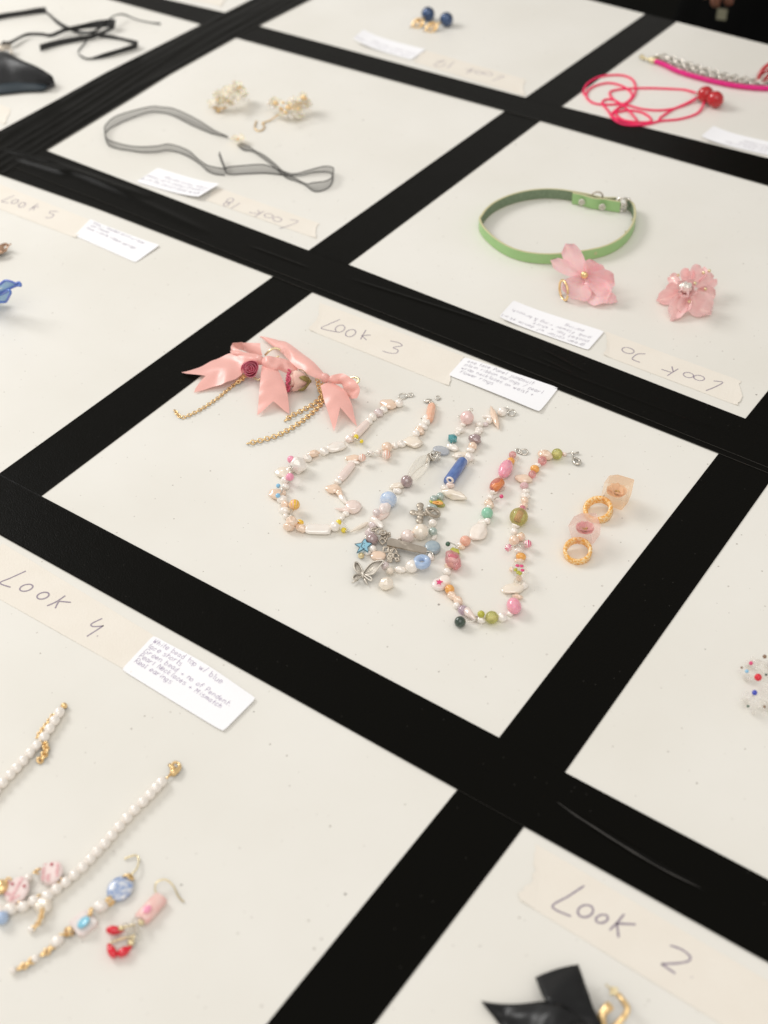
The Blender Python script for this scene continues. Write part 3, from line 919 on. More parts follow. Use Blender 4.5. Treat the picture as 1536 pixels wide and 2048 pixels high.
# box chain links
mb = MB()
for (x, y, a, bb, an, h) in ((505, 532, 46, 36, 0, .006), (440, 505, 40, 18, 15, .006), (550, 545, 40, 30, 30, .006)):
    p = cD(x, y, h); k = mpp(p) * .15625
    mb.ring(p, (.3, -.4, 1), bb * k, .0006, 8, rx=a * k)
for (x, y, a, an) in ((570, 598, 52, 20), (612, 575, 34, 40), (545, 655, 44, 80), (590, 765, 46, 30), (645, 770, 44, 10), (690, 790, 44, 60), (650, 850, 46, 15), (715, 845, 44, 80), (640, 895, 30, 20), (735, 890, 26, 50)):
    p = cD(x, y, .0035); k = mpp(p) * .15625
    e = math.radians(an); ux = Vector((math.cos(e), math.sin(e), .1)); uy = Vector((-math.sin(e), math.cos(e), .3)); a *= k * .75
    cs = [p + ux * a + uy * a, p - ux * a + uy * a, p - ux * a - uy * a, p + ux * a - uy * a]
    mb.tube([cs[0].lerp(cs[1], t) for t in (0, .5)] + [cs[1].lerp(cs[2], t) for t in (0, .5)] + [cs[2].lerp(cs[3], t) for t in (0, .5)] + [cs[3].lerp(cs[0], t) for t in (0, .5)], .0008, True, 6)
    if an in (20, 10, 15):
        mb.box(p, ux * a * .6, uy * a * .6, Vector((0, 0, .0006)))
mb.build('box_chain', 'pewter', N2)
# daisy charm
mb = MB()
for (x, y, a, bb) in ((1025, 198, 48, 50), (1030, 240, 36, 44), (938, 290, 52, 46), (985, 298, 46, 36), (1018, 398, 52, 44), (1025, 350, 42, 40), (1035, 300, 62, 54), (1092, 306, 48, 32)):
    p = cD(x, y, .0035); k = mpp(p) * .15625
    mb.ball(p, (a * k, bb * k, .0014))
mb.tube([cD(1070, 310, .004), cD(1130, 285, .005), cD(1200, 262, .0075)], .0007)
mb.build('daisy_charm', 'pewter', N2)
p = cD(1190, 285, .006)
MB().ring(p, (.5, .2, .8), .0032, .0013, 10, rx=.0052).build('ring_charm', 'pewter', N2)
# star charm with a drawn face
star = [(320, 612), (345, 668), (408, 682), (352, 732), (362, 792), (300, 756), (215, 800), (252, 732), (190, 690), (275, 678)]
mat('star_blue', c('84bcd2'), .3, coat=.5, col2=c('9ccbdc'), cscale=500)
mat('dark_enamel', c('4a5058'), .4)
so = MB().plate([cD(x, y, .0052) for x, y in star], .0012).build('star_charm', 'star_blue', N2, smooth=False)
MB().tube([cD(x, y, .0052) for x, y in star], .00028, True, 6).build('rim', 'dark_enamel', so)
mb = MB()
ink_strokes(mb, [[cD(*q, .0052) for q in s] for s in ([(298, 672), (285, 695), (272, 715)], [(268, 718), (290, 745), (318, 748)], [(312, 684), (314, 690)], [(314, 712), (317, 718)])], .00045, .0002)
mb.build('face', 'dark_enamel', so)
wire(N2, [cD(322, 575, .006), cD(328, 600, .006), cD(322, 625, .0055)])
bead(N2, cD, 270, 838, 40, 'palegold', 'fac', name='bead_cap')
# butterfly
wings = [[(192, 928), (225, 928), (262, 975), (288, 1058), (215, 1048), (182, 985)], [(298, 1070), (340, 1000), (420, 925), (555, 905), (512, 970), (440, 1060), (370, 1085)],
         [(282, 1082), (205, 1078), (168, 1110), (172, 1140), (225, 1138), (278, 1098)], [(304, 1085), (370, 1105), (408, 1135), (395, 1160), (345, 1130)]]
mb = MB()
for wv in wings:
    P = [cD(x, y, .003 + .00002 * abs(x - 295)) for x, y in wv]
    mb.tube(spline(P, 5, True), .00055, True, 6)
    if wv is not wings[3]: mb.plate([p - Vector((0, 0, .0004)) for p in P], .0005)
mb.tube([cD(225, 1142, .002), cD(190, 1165, .002), cD(150, 1190, .002)], [.001, .0008, .0003])
mb.tube([cD(300, 1100, .002), cD(325, 1160, .002), cD(352, 1210, .002)], [.001, .0009, .0003])
mb.tube([cD(275, 1040, .0035), cD(295, 1075, .0038), cD(292, 1125, .003)], [.0006, .0013, .0005])
mat('silver_satin', c('dcd5ca'), .5, .75)
bf = mb.build('butterfly_charm', 'silver_satin', N2)
mb = MB()
for (x, y) in ((360, 1040), (385, 1012), (410, 985), (435, 960), (462, 940), (400, 1040), (425, 1015), (450, 990), (480, 962), (232, 1000), (245, 1025), (212, 1110)):
    mb.ball(cD(x, y, .0042), .0013, u=8, w=5)
mb.build('rhinestones', 'gl', bf, smooth=False)

N3 = thing('necklace', 'rightmost bead necklace with pink, orange, mint green and olive glass beads', 'necklace', px(1000, 1080), NG)
beads(N3, [(cG, '''592 232 34 gl, 545 190 46 gp, 522 272 50 or, 455 370 104 82 -65 op s, 415 470 46 34 0 pe, 345 570 92 74 -40 gd s, 305 660 46 36 0 wh, 262 735 46 40 0 wh b1, 245 815 60 48 30 pe b2, 245 858 34 wh, 220 935 72 mg,
 222 1038 42 wh, 170 1045 70 36 -8 wh b2, 110 1170 120 84 -62 st b3 z.6'''),
 (cF, '''535 130 62 coral, 472 176 34 wh, 492 205 40 28 0 pe b1, 415 255 58 40 30 yg rock, 392 352 98 84 65 gp block, 345 420 52 40 10 pe, 318 492 46 wh, 292 605 72 st disc z.8, 350 702 56 or, 380 775 54 46 30 pe, 452 832 56 46 40 pe b1, 432 892 40 wh,
 505 945 56 gv fac, 602 1008 75 55 45 pp cone, 672 1035 18 gv, 725 1062 52 40 0 wh, 848 1032 74 go s, 970 1030 55 wh b1, 1062 990 36 30 0 wh, 1110 896 92 82 70 op, 1152 788 62 28 12 pe b3, 1100 690 130 64 -8 cr b1 z.6, 1152 605 46 gl, 1170 570 36 pe,
 1170 470 92 80 80 gl block, 1175 362 48 30 0 pe, 1192 315 60 48 10 or, 1165 245 52 34 0 wh, 1112 122 60 pe, 1190 82 50 pe b1 o, 1110 20 40 wh'''),
 (cG, '''565 1165 46 wh, 585 1092 48 42 0 wh, 625 982 112 go s, 640 862 26 wh, 690 842 46 40 0 pe b1, 700 775 48 pe, 706 712 60 44 0 wh, 715 652 46 30 0 wh, 695 585 56 46 0 pg fac, 690 495 100 58 12 pe b1 z.6, 796 440 48 gp, 830 370 56 48 20 or, 870 322 36 28 0 wh, 925 266 54 gp,
 962 190 92 60 12 pe b2, 1115 178 68 go, 1190 178 20 gp, 1215 182 24 pp''')])
beads(N3, [(cG, '405 620 36 gl s, 402 722 25 hp s l3'), (cF, '330 165 28 gg s l3, 228 642 86 ws disc z.5, 473 1085 65 dg, 722 995 42 yg s l4, 1045 210 43 hp stripe l4, 1272 165 47 hp stripe l2, 1085 462 30 pe rock, 1222 672 58 32 -20 wh b2, 1232 640 26 wh')], thread=False)
# cores seen through the clear beads
bead(N3, cG, 638, 950, 88, 'gk', 'tube', 42, -65, lift=.0035, name='bead_core'); bead(N3, cG, 352, 580, 66, 'ok', 'tube', 52, -40, lift=.0022, name='bead_core')
bead(N3, cF, 848, 1040, 62, 'cr', 'tube', 24, -5, lift=.003, name='bead_core'); bead(N3, cG, 1115, 180, 50, 'cr', 'tube', 24, -5, lift=.003, name='bead_core')
bead(N3, cF, 392, 310, 56, 'hp', 'b1', 34, 10, lift=.004, name='bead_core'); bead(N3, cF, 375, 352, 50, 'pp', 'b2', 30, 10, lift=.004, name='bead_core')
mb = MB()
for (x, y) in ((1150, 420), (1200, 425), (1210, 475)): mb.ball(cF(x, y, .0105), (.0016, .0014, .0006), u=8, w=5)
mb.build('painted_petals', 'hp', N3)
mb = MB()
for (x, y) in ((1130, 470), (1160, 500), (1185, 515)): mb.ball(cF(x, y, .0095), (.0014, .0018, .0006), u=8, w=5)
mb.build('painted_leaves', 'yg', N3)
st = []
for i in range(10):
    a = math.pi * 2 * i / 10 - 1.4; r = 44 if i % 2 == 0 else 20
    st.append((228 + r * math.cos(a), 612 + r * .85 * math.sin(a)))
MB().plate([cF(x, y, .0082) for x, y in st], .0006).build('painted_star', 'hp', N3, smooth=False)
wire(N3, [cG(280, 780, .005), cG(300, 770, .006), cG(340, 740, .005), cG(402, 722, .0045)])
wire(N3, [cF(330, 165, .005), cF(335, 140, .006), cF(390, 165, .006), cF(435, 190, .006), cF(415, 205, .006)])
wire(N3, [cF(473, 1085, .004), cF(560, 1080, .004), cF(655, 1070, .004), cF(672, 1035, .004)])
wire(N3, [cF(1045, 210, .008), cF(1120, 185, .009), cF(1165, 170, .009), cF(1195, 195, .009), cF(1170, 180, .009), cF(1272, 165, .006)])
wire(N3, [cG(1215, 180, .002), cG(1260, 172, .002), cG(1300, 165, .002), cG(1320, 200, .002)])
clasp(N3, cG, 692, 152, 46, ang=10, b=40, r=.0006); clasp(N3, cG, 612, 136, 36, ang=30, r=.0006, b=24, name='jump_ring'); clasp(N3, cG, 650, 160, 16, name='jump_ring')
mb = MB()
mb.tube([cG(1295, 155, .0015), cG(1340, 168, .0015), cG(1390, 160, .0015)], [.0008, .0006, .0009])
mb.tube(spline([cG(1320, 205, .0015), cG(1325, 260, .0016), cG(1350, 300, .0016), cG(1395, 300, .0016), cG(1408, 270, .0016), cG(1370, 240, .0018), cG(1335, 225, .0018)], 5), [.0006 + .0005 * math.sin(i * .1) for i in range(31)])
mb.build('clasp', 'silver', N3)

# ------------------------------------------------------------------ ribbons
def ribbon(par, name, m, pairs, nu=10, nv=8, bulge=0., th=.00014, cr=cA, notch=None, wave=0., sub=True):
    """pairs: (xL, yL, hL, xR, yR, hR) edge points of the ribbon in crop pixels and metres of height"""
    L = spline([cr(a[0], a[1], a[2]) for a in pairs], nu)
    R = spline([cr(a[3], a[4], a[5]) for a in pairs], nu)
    rows = []
    n = len(L)
    for i in range(n):
        a, b = L[i], R[i]
        u = i / (n - 1)
        t = (L[min(i + 1, n - 1)] - L[max(i - 1, 0)] + R[min(i + 1, n - 1)] - R[max(i - 1, 0)]).normalized()
        nrm = t.cross(b - a)
        nrm = nrm.normalized() if nrm.length > 1e-9 else Vector((0, 0, 1))
        if nrm.z < 0: nrm.negate()
        row = []
        for j in range(nv + 1):
            f = j / nv
            p = a.lerp(b, f) + nrm * (bulge * 4 * f * (1 - f) + wave * noise.noise(Vector((u * 6, f * 2.2, sum(map(ord, name)) % 7 + pairs[0][0] * .1))) * min(1, 4 * u * (1 - u) + .1))
            row.append(p)
        rows.append(row)
    if notch:                                         # swallow-tail end: the middle threads stop short of the two tips
        nr = []
        for i in range(n):
            row = []
            for j in range(nv + 1):
                e = i / (n - 1) * (1 - notch * (1 - abs(2 * j / nv - 1))) * (n - 1)
                q = min(int(e), n - 2)
                row.append(rows[q][j].lerp(rows[q + 1][j], e - q))
            nr.append(row)
        rows = nr
    o = MB().grid(rows).build(name, m, par)
    solid(o, th, 0)
    return o

def satin(k, col, rough=.32, spec=.5):
    m = mat(k, col, rough, spec=spec, sheen=.3)
    nt = m.node_tree; b = nt.nodes['Principled BSDF']
    tc = nt.nodes.new('ShaderNodeTexCoord')
    wv = nt.nodes.new('ShaderNodeTexNoise'); wv.inputs['Scale'].default_value = 160; wv.inputs['Detail'].default_value = 3
    bp = nt.nodes.new('ShaderNodeBump'); bp.inputs['Strength'].default_value = .05; bp.inputs['Distance'].default_value = .0006
    nt.links.new(tc.outputs['Object'], wv.inputs['Vector']); nt.links.new(wv.outputs[0], bp.inputs['Height']); nt.links.new(bp.outputs[0], b.inputs['Normal'])
satin('pink_satin', c('f6bab0'), .33, .9)
satin('black_satin', c('08090b'), .36, .45)
MATS['black_satin'].node_tree.nodes['Principled BSDF'].inputs['Sheen Weight'].default_value = 0
translucent('pink_satin', .14)
mat('rose_red', c('cf5872'), .7, col2=c('ea9cab'), cscale=260, bump=.4, bscale=500)
mat('rose_pale', c('f4bdb4'), .7, col2=c('f8dcc8'), cscale=120, bump=.3, bscale=400)
mat('rose_green', c('a8935a'), .75, col2=c('7d6f3c'), cscale=300)
mat('rose_tip', c('cf5670'), .7, bump=.4, bscale=500)

BG = 'pair of pink satin bow earrings'
B1 = thing('bow_earring', 'left pink satin bow with a round dark pink dried rose and one loose gold chain', 'earring', cA(595, 265), BG)
ribbon(B1, 'tail', 'pink_satin', [(600, 245, .013, 590, 285, .013), (520, 228, .014, 545, 290, .011), (420, 222, .010, 480, 360, .008), (300, 262, .007, 380, 420, .006), (190, 318, .004, 270, 452, .003), (75, 350, .0015, 160, 483, .0015)], bulge=.0015, notch=.22, wave=.0022)
ribbon(B1, 'loop', 'pink_satin', [(590, 230, .014, 575, 262, .012), (500, 215, .014, 440, 232, .012), (440, 185, .014, 405, 215, .009), (415, 158, .013, 415, 195, .006), (455, 150, .013, 470, 200, .004), (530, 152, .015, 545, 225, .008), (603, 155, .016, 618, 238, .011)], bulge=.001, wave=.0012)
ribbon(B1, 'loop', 'pink_satin', [(610, 262, .014, 612, 300, .011), (650, 240, .018, 660, 330, .012), (720, 250, .017, 740, 338, .010), (790, 270, .014, 800, 362, .007), (850, 320, .010, 862, 372, .004)], bulge=.0015, wave=.002)
ribbon(B1, 'tail', 'pink_satin', [(612, 308, .011, 720, 330, .010), (603, 400, .012, 752, 395, .011), (596, 480, .009, 778, 470, .009), (590, 560, .005, 792, 550, .005), (583, 634, .0015, 797, 627, .002)], bulge=.0015, notch=.27, wave=.001)
mb = MB(); p = cA(597, 268, .013); mb.ball(p, (.0044, .0038, .0042)); mb.build('knot', 'pink_satin', B1)

def rose(par, cen, axis, R, H, mo, mi, turns=4.5, name='rose'):
    axis = Vector(axis).normalized(); x = axis.orthogonal().normalized(); y = axis.cross(x)
    rows = []
    N = 110
    for i in range(N + 1):
        u = i / N; a = u * turns * 2 * math.pi
        row = []
        for j in range(7):
            f = j / 6
            r = R * (.06 + .94 * u) * (.55 + .45 * math.sin(f * 2.0)) * (1 + .10 * math.sin(a * 2.6 + u * 5)) + R * .10 * f ** 3 * u
            h = H * (f * (.9 - .32 * u ** 2) + .05 * math.sin(a * 3.1) * f)
            row.append(cen + (x * math.cos(a) + y * math.sin(a)) * r + axis * (h - H * .35))
        rows.append(row)
    o = MB().grid(rows).build(name, mo, par)
    solid(o, .0003, 0)
    mb = MB(); mb.ball(cen - axis * H * .12, (R * .6, R * .6, H * .35)); mb.build('petal_core', mi, o)
    return o
rose(B1, cA(543, 330, .010), (.30, -.75, .75), .0072, .011, 'rose_red', 'rose_tip')
ch = chain_mb([cA(495, 360, .004), cA(455, 410, .0015), cA(400, 455, .001), (cA(300, 535, .001)), cA(190, 605, .001), cA(95, 648, .001), cA(60, 640, .001), cA(30, 600, .001)], .0034, .0024, .00042)
ch.build('chain', 'gold', B1)
chain_mb([cA(505, 372, .004), cA(470, 405, .003), cA(440, 420, .0025)], .003, .0026, .0005).build('chain', 'gold', B1)
wire(B1, [cA(635, 235, .008), cA(665, 205, .012), cA(700, 188, .013), (cA(738, 200, .012))], .0010, 'palegold', 'ear_hook'); wire(B1, [cA(700, 255, .006), cA(730, 240, .007)], .0007, 'palegold', 'ear_hook')
wire(B1, [cA(560, 385, .003), cA(590, 400, .002), cA(600, 388, .003)], .0008, 'palegold', 'ear_post')

B2 = thing('bow_earring', 'right pink satin bow with a pale dried rosebud and two gold chain tails', 'earring', cA(1040, 400), BG)
ribbon(B2, 'tail', 'pink_satin', [(1035, 362, .013, 1000, 395, .012), (965, 285, .016, 905, 355, .014), (870, 210, .014, 810, 285, .013), (770, 145, .010, 755, 225, .010), (700, 128, .006, 695, 180, .007), (603, 112, .003, 612, 122, .003)], bulge=.002, wave=.0018)
ribbon(B2, 'loop', 'pink_satin', [(1056, 382, .014, 1060, 418, .011), (1105, 362, .018, 1105, 424, .011), (1155, 360, .020, 1140, 432, .010), (1210, 388, .020, 1162, 455, .009), (1258, 432, .018, 1185, 488, .008), (1270, 472, .015, 1203, 512, .007), (1248, 524, .010, 1214, 530, .005)], bulge=.002, wave=.002)
ribbon(B2, 'loop', 'pink_satin', [(1248, 524, .010, 1212, 530, .004), (1225, 500, .006, 1180, 505, .003), (1160, 460, .005, 1120, 480, .003), (1080, 425, .009, 1070, 440, .006)], bulge=.001, wave=.001)
ribbon(B2, 'tail', 'pink_satin', [(1005, 438, .010, 1110, 428, .010), (1025, 520, .011, 1175, 480, .011), (1050, 600, .008, 1212, 560, .008), (1075, 680, .004, 1232, 640, .005), (1095, 742, .0015, 1249, 712, .0025)], bulge=.002, notch=.45, wave=.0012)
mb = MB(); p = cA(1036, 388, .013); mb.ball(p, (.0044, .0038, .0042)); mb.build('knot', 'pink_satin', B2)
axis = (cA(800, 410, .009) - cA(920, 405, .009)).normalized()
rb = rose(B2, cA(862, 405, .0095), axis + Vector((0, 0, .12)), .0088, .017, 'rose_pale', 'rose_red', 3.4, 'rosebud')
# ragged dark-pink lips of the outer petals
mb = MB()
cen = cA(862, 405, .0095) + axis * .0082
ax_ = (axis + Vector((0, 0, .12))).normalized(); xx = ax_.orthogonal().normalized(); yy = ax_.cross(xx)
for k, rr in enumerate((.0086, .0066, .0046, .0025)):
    mb.tube([cen + (xx * math.cos(t) + yy * math.sin(t)) * rr * (1 + .10 * math.sin(t * 5 + k)) + ax_ * (.0012 * math.sin(t * 7 + k) + .0004 * k) for t in [2 * math.pi * i / 40 for i in range(40)]], .0006, True, 6)
mb.build('petal_edge', 'rose_tip', rb)
mb = MB()
bas = cA(912, 408, .0095)
for k in range(5):
    t = 2 * math.pi * k / 5 + .4
    o_ = xx * math.cos(t) + yy * math.sin(t)
    sd = ax_.cross(o_)
    rows = []
    for i in range(7):
        f = i / 6
        cc = bas - ax_ * .002 + ax_ * (.0085 * f) + o_ * (.0022 + .0066 * math.sin(min(1, f * 1.3) * 1.5))
        wv = .0024 * math.sin(math.pi * (f * .8 + .2)) 
        rows.append([cc - sd * wv, cc + o_ * .0004, cc + sd * wv])
    mb.grid(rows)
mb.ball(bas, .0034)
mb.tube([bas, bas - ax_ * .004], [.002, .001])
s_ = mb.build('sepals', 'rose_green', rb); solid(s_, .0003)
chain_mb([cA(985, 405, .007), cA(995, 450, .004), cA(1010, 510, .0016), cA(960, 560, .0014), cA(880, 605, .0014), cA(810, 640, .0014), cA(770, 672, .0014)], .0040, .0034, .0005).build('chain', 'gold', B2)
chain_mb([cA(1010, 420, .007), cA(1018, 470, .004), cA(1020, 540, .0016), cA(965, 605, .0014), cA(860, 690, .0014), cA(740, 760, .0014), cA(640, 795, .0014), cA(515, 825, .0014)], .0040, .0034, .0005).build('chain', 'gold', B2)
wire(B2, [cA(1195, 390, .006), cA(1235, 382, .008), cA(1262, 400, .008), (cA(1245, 425, .006))], .0010, 'palegold', 'ear_hook')

# ------------------------------------------------------------------ resin rings
mat('flake', c('fbdca6'), .3, coat=.6, col2=c('eda842'), cscale=700, sharp=.14, bump=.4, bscale=900)
mat('petal_peach', c('fbdcbe'), .5, col2=c('fdeedd'), cscale=150)
mat('petal_pinkrim', c('f3b0bd'), .5, col2=c('fbe6de'), cscale=150)
translucent('petal_peach', .35); translucent('petal_pinkrim', .35)
mat('pollen', c('dcc078'), .6, col2=c('b98f52'), cscale=600)
def resin_ring(label, bx, by, R, ri, cx, cy, S, rm, pm, rot):
    t = thing('resin_ring', label, 'ring', cH(bx, by), 'chunky resin rings in the Look 3 square')
    p = cH(bx, by, .0042); k = mpp(p) * .13021
    R_, r_ = R * k, ri * k
    mb = MB()
    tiltd = (cH(cx, cy) - cH(bx, by)).normalized()
    nrm = (Vector((0, 0, 1)) - tiltd * .32).normalized()
    x = tiltd; y = nrm.cross(x).normalized(); x = y.cross(nrm)
    prof = [(r_, -.0028), (r_, .0028), (r_ + .0008, .0034), (R_ - .0008, .0034), (R_, .0026), (R_, -.0026), (R_ - .0008, -.0034), (r_ + .0008, -.0034)]
    rows = []
    for i in range(41):
        a = 2 * math.pi * i / 40
        rows.append([p + (x * math.cos(a) + y * math.sin(a)) * (q[0]) + nrm * q[1] for q in prof + prof[:1]])
    mb.grid(rows)
    mb.build('band', 'flake', t)
    bm = bmesh.new()
    bmesh.ops.create_cube(bm, size=2)
    for v in bm.verts:
        v.co += Vector((random.uniform(-.12, .12), random.uniform(-.12, .12), random.uniform(-.12, .12)))
    bm.verts.ensure_lookup_table()
    bmesh.ops.bevel(bm, geom=[bm.verts[i] for i in (0, 3, 5, 6)], offset=.55, segments=1, affect='VERTICES')
    bmesh.ops.bevel(bm, geom=bm.edges[:], offset=.05, segments=2, affect='EDGES')
    pc = cH(cx, cy, .0098)
    s = S * mpp(pc) * .13021
    M = Matrix.Rotation(rot, 3, 'Z') @ Matrix.Rotation(.35, 3, 'X') @ Matrix.Rotation(.25, 3, 'Y')
    vs = [pc + M @ (v.co * s) for v in bm.verts]
    zmin = min(v.z for v in vs)
    sh = Vector((0, 0, .0004 - zmin)) if zmin < .0004 else Vector((0, 0, 0))
    bm.verts.index_update()
    cube = mesh('resin_block', [v + sh for v in vs], [tuple(v.index for v in f.verts) for f in bm.faces], rm, t, smooth=False)
    bm.free()
    # flower set in the block
    mb = MB()
    for i in range(9):
        a = 2 * math.pi * i / 5 + rot + (.6 if i > 4 else 0)
        d = Vector((math.cos(a), math.sin(a), .30 if i < 5 else .95)).normalized() * (1 if i < 5 else .85)
        sd = d.cross(Vector((0, 0, 1))).normalized(); up = sd.cross(d)
        rows = []
        for u in range(9):
            f = u / 8; wv = s * .66 * math.sin(math.pi * (f * .80 + .08)) 
            rows.append([pc + sh + d * (s * .93 * f) + sd * wv * q + up * s * (.10 * f * f + .16 * q * q) - Vector((0, 0, s * .30)) for q in (-1, -.5, 0, .5, 1)])
        mb.grid(rows)
    fo = mb.build('flower_inlay', pm, cube); solid(fo, .0003, 0)
    mb = MB()
    for i in range(9):
        mb.ball(pc + sh + Vector((random.uniform(-.2, .2), random.uniform(-.2, .2), random.uniform(-.2, .05))) * s, .0009, u=8, w=5)
    mb.build('stamens', 'pollen', cube)
    return t
resin_ring('peach resin ring with gold flake band, the upper right of the two rings', 740, 690, 228, 165, 1018, 448, 186, 'resin_peach', 'petal_peach', .35)
resin_ring('pink rimmed resin ring with gold flake band, the lower left of the two rings', 425, 1325, 222, 165, 532, 1022, 170, 'resin_pink', 'petal_pinkrim', .85)

# ------------------------------------------------------------------ Look 18: organza choker and cream flower earrings
def organza():
    m = D.materials.new('organza'); m.use_nodes = True
    nt = m.node_tree; nt.nodes.clear()
    out = nt.nodes.new('ShaderNodeOutputMaterial'); mx = nt.nodes.new('ShaderNodeMixShader')
    tr = nt.nodes.new('ShaderNodeBsdfTransparent'); df = nt.nodes.new('ShaderNodeBsdfPrincipled')
    df.inputs['Base Color'].default_value = (.02, .019, .018, 1); df.inputs['Roughness'].default_value = .55
    tc = nt.nodes.new('ShaderNodeTexCoord'); n = nt.nodes.new('ShaderNodeTexNoise'); n.inputs['Scale'].default_value = 1500
    r = nt.nodes.new('ShaderNodeMapRange'); r.inputs[3].default_value = .28; r.inputs[4].default_value = .58
    nt.links.new(tc.outputs['Object'], n.inputs['Vector']); nt.links.new(n.outputs[0], r.inputs[0]); nt.links.new(r.outputs[0], mx.inputs[0])
    nt.links.new(tr.outputs[0], mx.inputs[1]); nt.links.new(df.outputs[0], mx.inputs[2]); nt.links.new(mx.outputs[0], out.inputs[0])
    MATS['organza'] = m
organza()
mat('organza_edge', (.016, .015, .014), .6)
CH = thing('choker', 'sheer black organza ribbon choker with a small cream flower', 'necklace', cO(470, 480))
def band(par, name, pairs, m, edge, cr=cO, n=8):
    """pairs: bottom px, top px, height of the bottom and of the top in mm"""
    L = spline([cr(a[0], a[1], a[4] / 1000 + .0004) for a in pairs], n)
    R = spline([cr(a[2], a[3], a[5] / 1000 + .0004) for a in pairs], n)
    o = MB().grid([[a.lerp(b, j / 4) for j in range(5)] for a, b in zip(L, R)]).build(name, m, par)
    if edge:
        MB().tube(L, .0005, seg=5).tube(R, .0005, seg=5).build('edging', edge, o)
    return o
band(CH, 'ribbon', [(820, 432, 815, 422, 2, 3.5), (760, 415, 765, 402, 1.5, 4), (695, 400, 722, 380, 0, 4), (590, 355, 610, 310, 0, 6), (465, 292, 480, 250, 0, 7), (390, 272, 400, 238, 0, 7), (310, 272, 320, 235, 0, 7), (180, 318, 170, 272, 0, 7),
      (80, 365, 85, 305, 0, 7), (38, 398, 34, 355, 0, 7), (33, 420, 30, 390, 0, 7), (55, 482, 45, 440, 0, 7), (120, 506, 110, 466, 0, 7), (190, 515, 190, 485, 0, 6), (260, 526, 255, 491, 0, 7), (360, 525, 360, 487, 0, 7), (440, 515, 445, 475, 0, 7), (545, 545, 560, 512, 0, 6),
      (640, 602, 630, 572, 0, 5), (690, 648, 680, 605, 0, 6), (740, 668, 735, 622, 0, 7), (800, 674, 805, 632, 0, 7)], 'organza', 'organza_edge')
band(CH, 'ribbon', [(880, 478, 900, 470, 2, 3), (920, 512, 950, 488, .5, 4), (985, 524, 1000, 520, .5, 3), (1075, 588, 1050, 545, 0, 5), (1120, 625, 1118, 600, 0, 4), (1190, 688, 1180, 655, 0, 4), (1250, 710, 1245, 690, 0, 3), (1310, 735, 1320, 728, 0, 2), (1370, 777, 1360, 722, 0, 7), (1430, 770, 1440, 712, 0, 7),
      (1475, 740, 1482, 688, 0, 7), (1490, 690, 1496, 640, 0, 7), (1478, 660, 1480, 620, 0, 7), (1440, 652, 1425, 618, 0, 7), (1360, 655, 1340, 640, .4, 5), (1290, 672, 1240, 664, .8, 3), (1180, 672, 1150, 640, .4, 5), (1060, 660, 1050, 606, .4, 7), (930, 664, 930, 610, .4, 7), (822, 668, 815, 622, 0, 7),
      (800, 640, 806, 632, .5, 5), (778, 590, 785, 582, 4, 7), (760, 540, 764, 524, 7, 10)], 'organza', 'organza_edge')

def petal_rows(base, tip, w, cup=.25, curl=0., up=None, n=9, k=6, rag=0., shape=.82):
    base, tip = Vector(base), Vector(tip)
    d = tip - base; L = d.length; d.normalize()
    up = Vector(up) if up is not None else Vector((0, 0, 1))
    sd = d.cross(up); sd = sd.normalized() if sd.length > 1e-6 else d.orthogonal()
    nn = sd.cross(d)
    rows = []
    s0 = random.random() * 50
    for i in range(n + 1):
        f = i / n
        wv = w * (math.sin(math.pi * min(1, f * shape + .07)) ** .8 if f < .98 else .22)
        row = []
        for j in range(k + 1):
            q = 2 * j / k - 1
            row.append(base + d * (L * f * (1 - .06 * q * q * f)) + sd * wv * q + nn * (cup * w * q * q + curl * L * f * f + rag * w * noise.noise(Vector((f * 3, q * 1.6, s0)))))
        rows.append(row)
    return rows
def petal(par, base, tip, w, m, name='petal', th=.0005, **kw):
    o = MB().grid(petal_rows(base, tip, w, **kw)).build(name, m, par)
    solid(o, th, 0)
    return o

mat('cream_petal', c('fef5e2'), .35, coat=.4, col2=c('fcf5e6'), cscale=90, sub=.25)
mat('cream_gold', c('edcb98'), .35, .4)
translucent('cream_petal', .22)
p = cO(885, 450, .004)
for k in range(5):
    a = 2 * math.pi * k / 5 + .3
    petal(CH, p, p + Vector((math.cos(a) * .009, math.sin(a) * .008, .0022 + .001 * (k % 2))), .0042, 'cream_petal', rag=.3)
MB().ball(p + Vector((0, 0, .0015)), .0012).build('flower_centre', 'cream_gold', CH)

def cluster(par, blooms, rnd, gold):
    for (x, y, h, r) in blooms:
        p = cX(x, y, h); k = mpp(p) * .18229 * r
        tilt = Vector((rnd.uniform(-.6, .6), rnd.uniform(-.7, .1), 1)).normalized()
        xx = tilt.orthogonal().normalized(); yy = tilt.cross(xx)
        n = 5
        for i in range(n):
            a = 2 * math.pi * i / n + rnd.random()
            d = xx * math.cos(a) + yy * math.sin(a)
            q = p + d * k + tilt * k * rnd.uniform(.15, .6)
            q.z = max(q.z, .001)
            petal(par, p, q, k * .55, 'cream_petal', cup=.35, rag=.4, up=tilt, n=6, k=4)
    mb = MB(); mb2 = MB()
    for (x, y, h, r) in gold:
        p = cX(x, y, h); k = mpp(p) * .18229
        mb.ball(p, (r * k, r * k * .8, r * k * .7), u=8, w=6)
    for (x, y, h, r) in blooms:
        for i in range(6):
            p = cX(x + rnd.uniform(-r, r), y + rnd.uniform(-r, r) * .7, h + rnd.uniform(.001, .007))
            mb2.ball(p, .0012, u=8, w=5)
    mb.build('gold_bead', 'cream_gold', par); mb2.build('seed_pearls', 'wh', par)
rnd = random.Random(3)
EF = 'pair of cream flower cluster earrings'
E1 = thing('flower_earring', 'left cream flower cluster earring, densely petalled, no hook showing', 'earring', cX(420, 300), EF)
